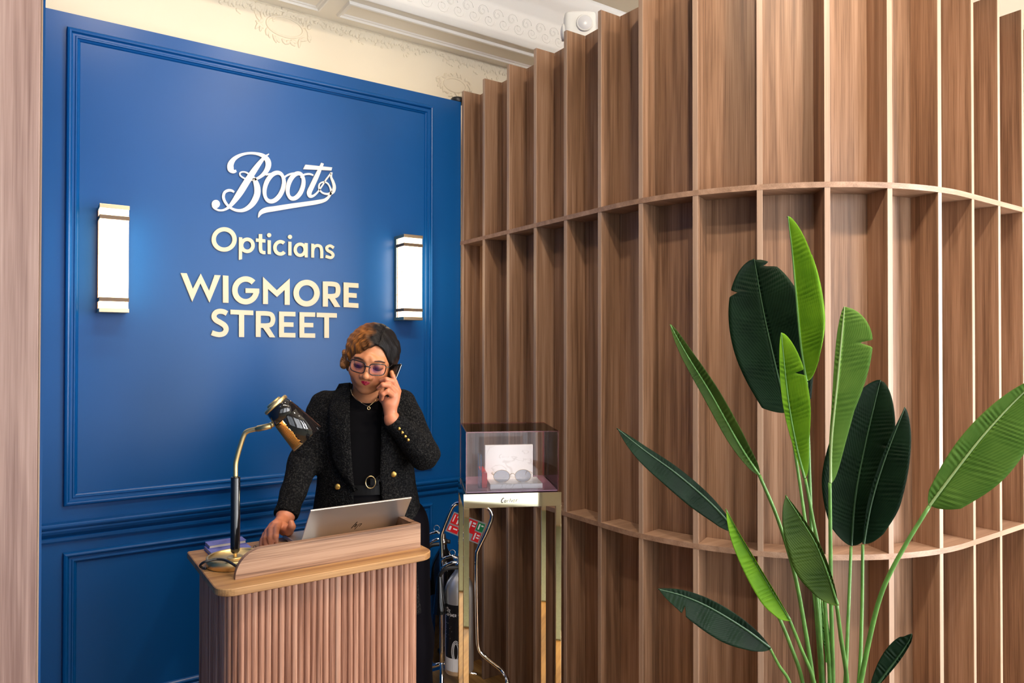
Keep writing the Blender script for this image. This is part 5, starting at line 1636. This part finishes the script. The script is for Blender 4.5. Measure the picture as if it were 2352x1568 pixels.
lapel([(804, 880), (804, 930), (805, 980), (808, 1040), (812, 1090), (816, 1122)], [(776, 884), (756, 925), (754, 975), (758, 1022), (768, 1066), (800, 1108), (815, 1124)])
lapel([(880, 892), (878, 930), (876, 975), (874, 1040), (871, 1090), (868, 1098)], [(905, 896), (924, 930), (928, 975), (922, 1027), (912, 1060), (893, 1082), (870, 1100)])
def button(px, py, r, parent=jk, nrm=(0, -1, 0)):
    d = 2.20
    while d < 2.55 and float(jacket_f(J(px, py, d).astype(F32).reshape(1, 3))[0]) > 0: d += .002
    c_ = J(px, py, d - .002)
    Mx = Matrix.Translation(c_) @ Vector(nrm).to_track_quat('Z', 'Y').to_matrix().to_4x4()
    return MB().lathe([(r * .6, -.003), (r, -.001), (r, .001), (r * .8, .0028), (r * .35, .0035), (.0001, .0035)], 18, Mx).build('button', M['button'], parent)
def on_chest(px, py, lift):
    p = J(px, py, 2.39); return front_y(p[0], p[2]) - lift
for (px, py) in ((775.6, 1117.6), (904, 1088.7)):
    button(px, py, .0105)
for (px, py) in ((917, 984), (924, 993), (931, 1002), (937.6, 1010)):
    button(px, py, .0052)
# belt with a gold buckle
bz = zy(1112)
K_ = np.array(sorted(TK))
def bring(z, k):
    xc, yc, a, b_ = [np.interp(z, K_[:, 0], K_[:, i]) for i in range(1, 5)]
    return [Vector((xc + (a - .020 + k) * math.sin(t), yc - (b_ - .020 + k) * math.cos(t), z)) for t in [math.pi * (-.42 + .84 * i / 30) for i in range(31)]]
mb = MB(); mb.loops([bring(bz - .017, 0), bring(bz - .017, .004), bring(bz + .017, .004), bring(bz + .017, 0)], False, (False, False), False)
belt = mb.build('belt', M['leather'], PW)
bc = J(851, 1110, 2.37); bc[1] = front_y(bc[0], bc[2]) + .012
MB().tube([(bc[0] + .0165 * math.cos(a), bc[1] - .002, bc[2] + .0205 * math.sin(a)) for a in [2 * math.pi * k / 30 for k in range(30)]], .0024, 8, closed=True).build('buckle', M['neck_gold'], belt)
MB().bbox(bc[0] - .002, bc[0] + .028, bc[1] - .004, bc[1] + .001, bc[2] - .012, bc[2] + .012, .002).build('belt_end', M['leather'], belt)
# necklace
nk_ = [J(x, y, d_) for (x, y, d_) in ((806, 893, 2.44), (809, 905, 2.405), (820, 917, 2.385), (834, 927, 2.374), (845, 932, 2.370), (853, 928, 2.372), (866, 915, 2.385), (876, 903, 2.41))]
nl = MB().tube([tuple(v) for v in spline(nk_, 8)], .0009, 6).build('necklace', M['neck_gold'], PW)
pc_ = J(847, 937, 2.366)
MB().tube([(pc_[0] + .0045 * math.cos(a), pc_[1], pc_[2] + .0045 * math.sin(a)) for a in [2 * math.pi * k / 20 for k in range(20)]], .0016, 8, closed=True).build('pendant', M['neck_gold'], nl)
# earring
ep = head2loc((-.079, .002, -.040))
MB().tube([tuple(ep), tuple(ep + np.array((0, -.001, -.006)))], [.0025, .0022], 8).build('earring', M['letter_white'], PW)
# trousers and shoes, mostly behind the desk
def leg_f(P):
    d = s_chain(P, [(-.085, .02, .90), (-.095, .03, .50), (-.10, .04, .06)], [.125, .115, .120], .04)
    d2 = s_chain(P, [(.095, .02, .90), (.115, .03, .50), (.125, .04, .06)], [.125, .115, .120], .04)
    d = smin(d, d2, .05)
    d = np.maximum(d, .045 - P[..., 2])
    return d + .003 * np.sin(P[..., 0] * 90)
v, q = surface(leg_f, (-.25, -.16, .03), (.28, .20, 1.02), .010)
to_obj('trousers', [(v, q)], M['trouser'], PW)
for x in (-.10, .125):
    mb = MB()
    rings = []
    for (z, k) in ((0, .92), (.012, 1), (.03, .97), (.055, .8), (.075, .55)):
        rings.append([Vector((x + .042 * k * math.cos(a), -.03 - (.0 if z < .04 else -.03) + .12 * k * math.sin(a), z)) for a in [2 * math.pi * i / 20 for i in range(20)]])
    mb.loops(rings, True, (True, True), True); mb.build('shoe', M['leather'], PW)

# --- phone in her left hand
ph0, ph1 = J(905, 850, 2.400), J(882, 908, 2.366)
axp = Vector(ph1 - ph0); ln = axp.length; axp.normalize()
sd = Vector((.55, -.80, .18)); sd = (sd - axp * sd.dot(axp)).normalized(); th = axp.cross(sd)
Mp = Matrix(((sd.x, th.x, axp.x, ph0[0]), (sd.y, th.y, axp.y, ph0[1]), (sd.z, th.z, axp.z, ph0[2]), (0, 0, 0, 1)))
ph = bpy.data.objects.new('mobile_phone', None); link(ph); ph.location = po; ph.rotation_euler = (0, 0, rotz)
tag(ph, 'black mobile phone held to the woman\'s ear', 'phone')
MB().bbox(-.034, .034, -.0042, .0042, -.022, ln + .01, .0035, Mp).build('body', M['black_gloss'], ph)
MB().bbox(.004, .028, .0042, .0058, -.012, .016, .0007, Mp).build('camera_bump', M['black'], ph)
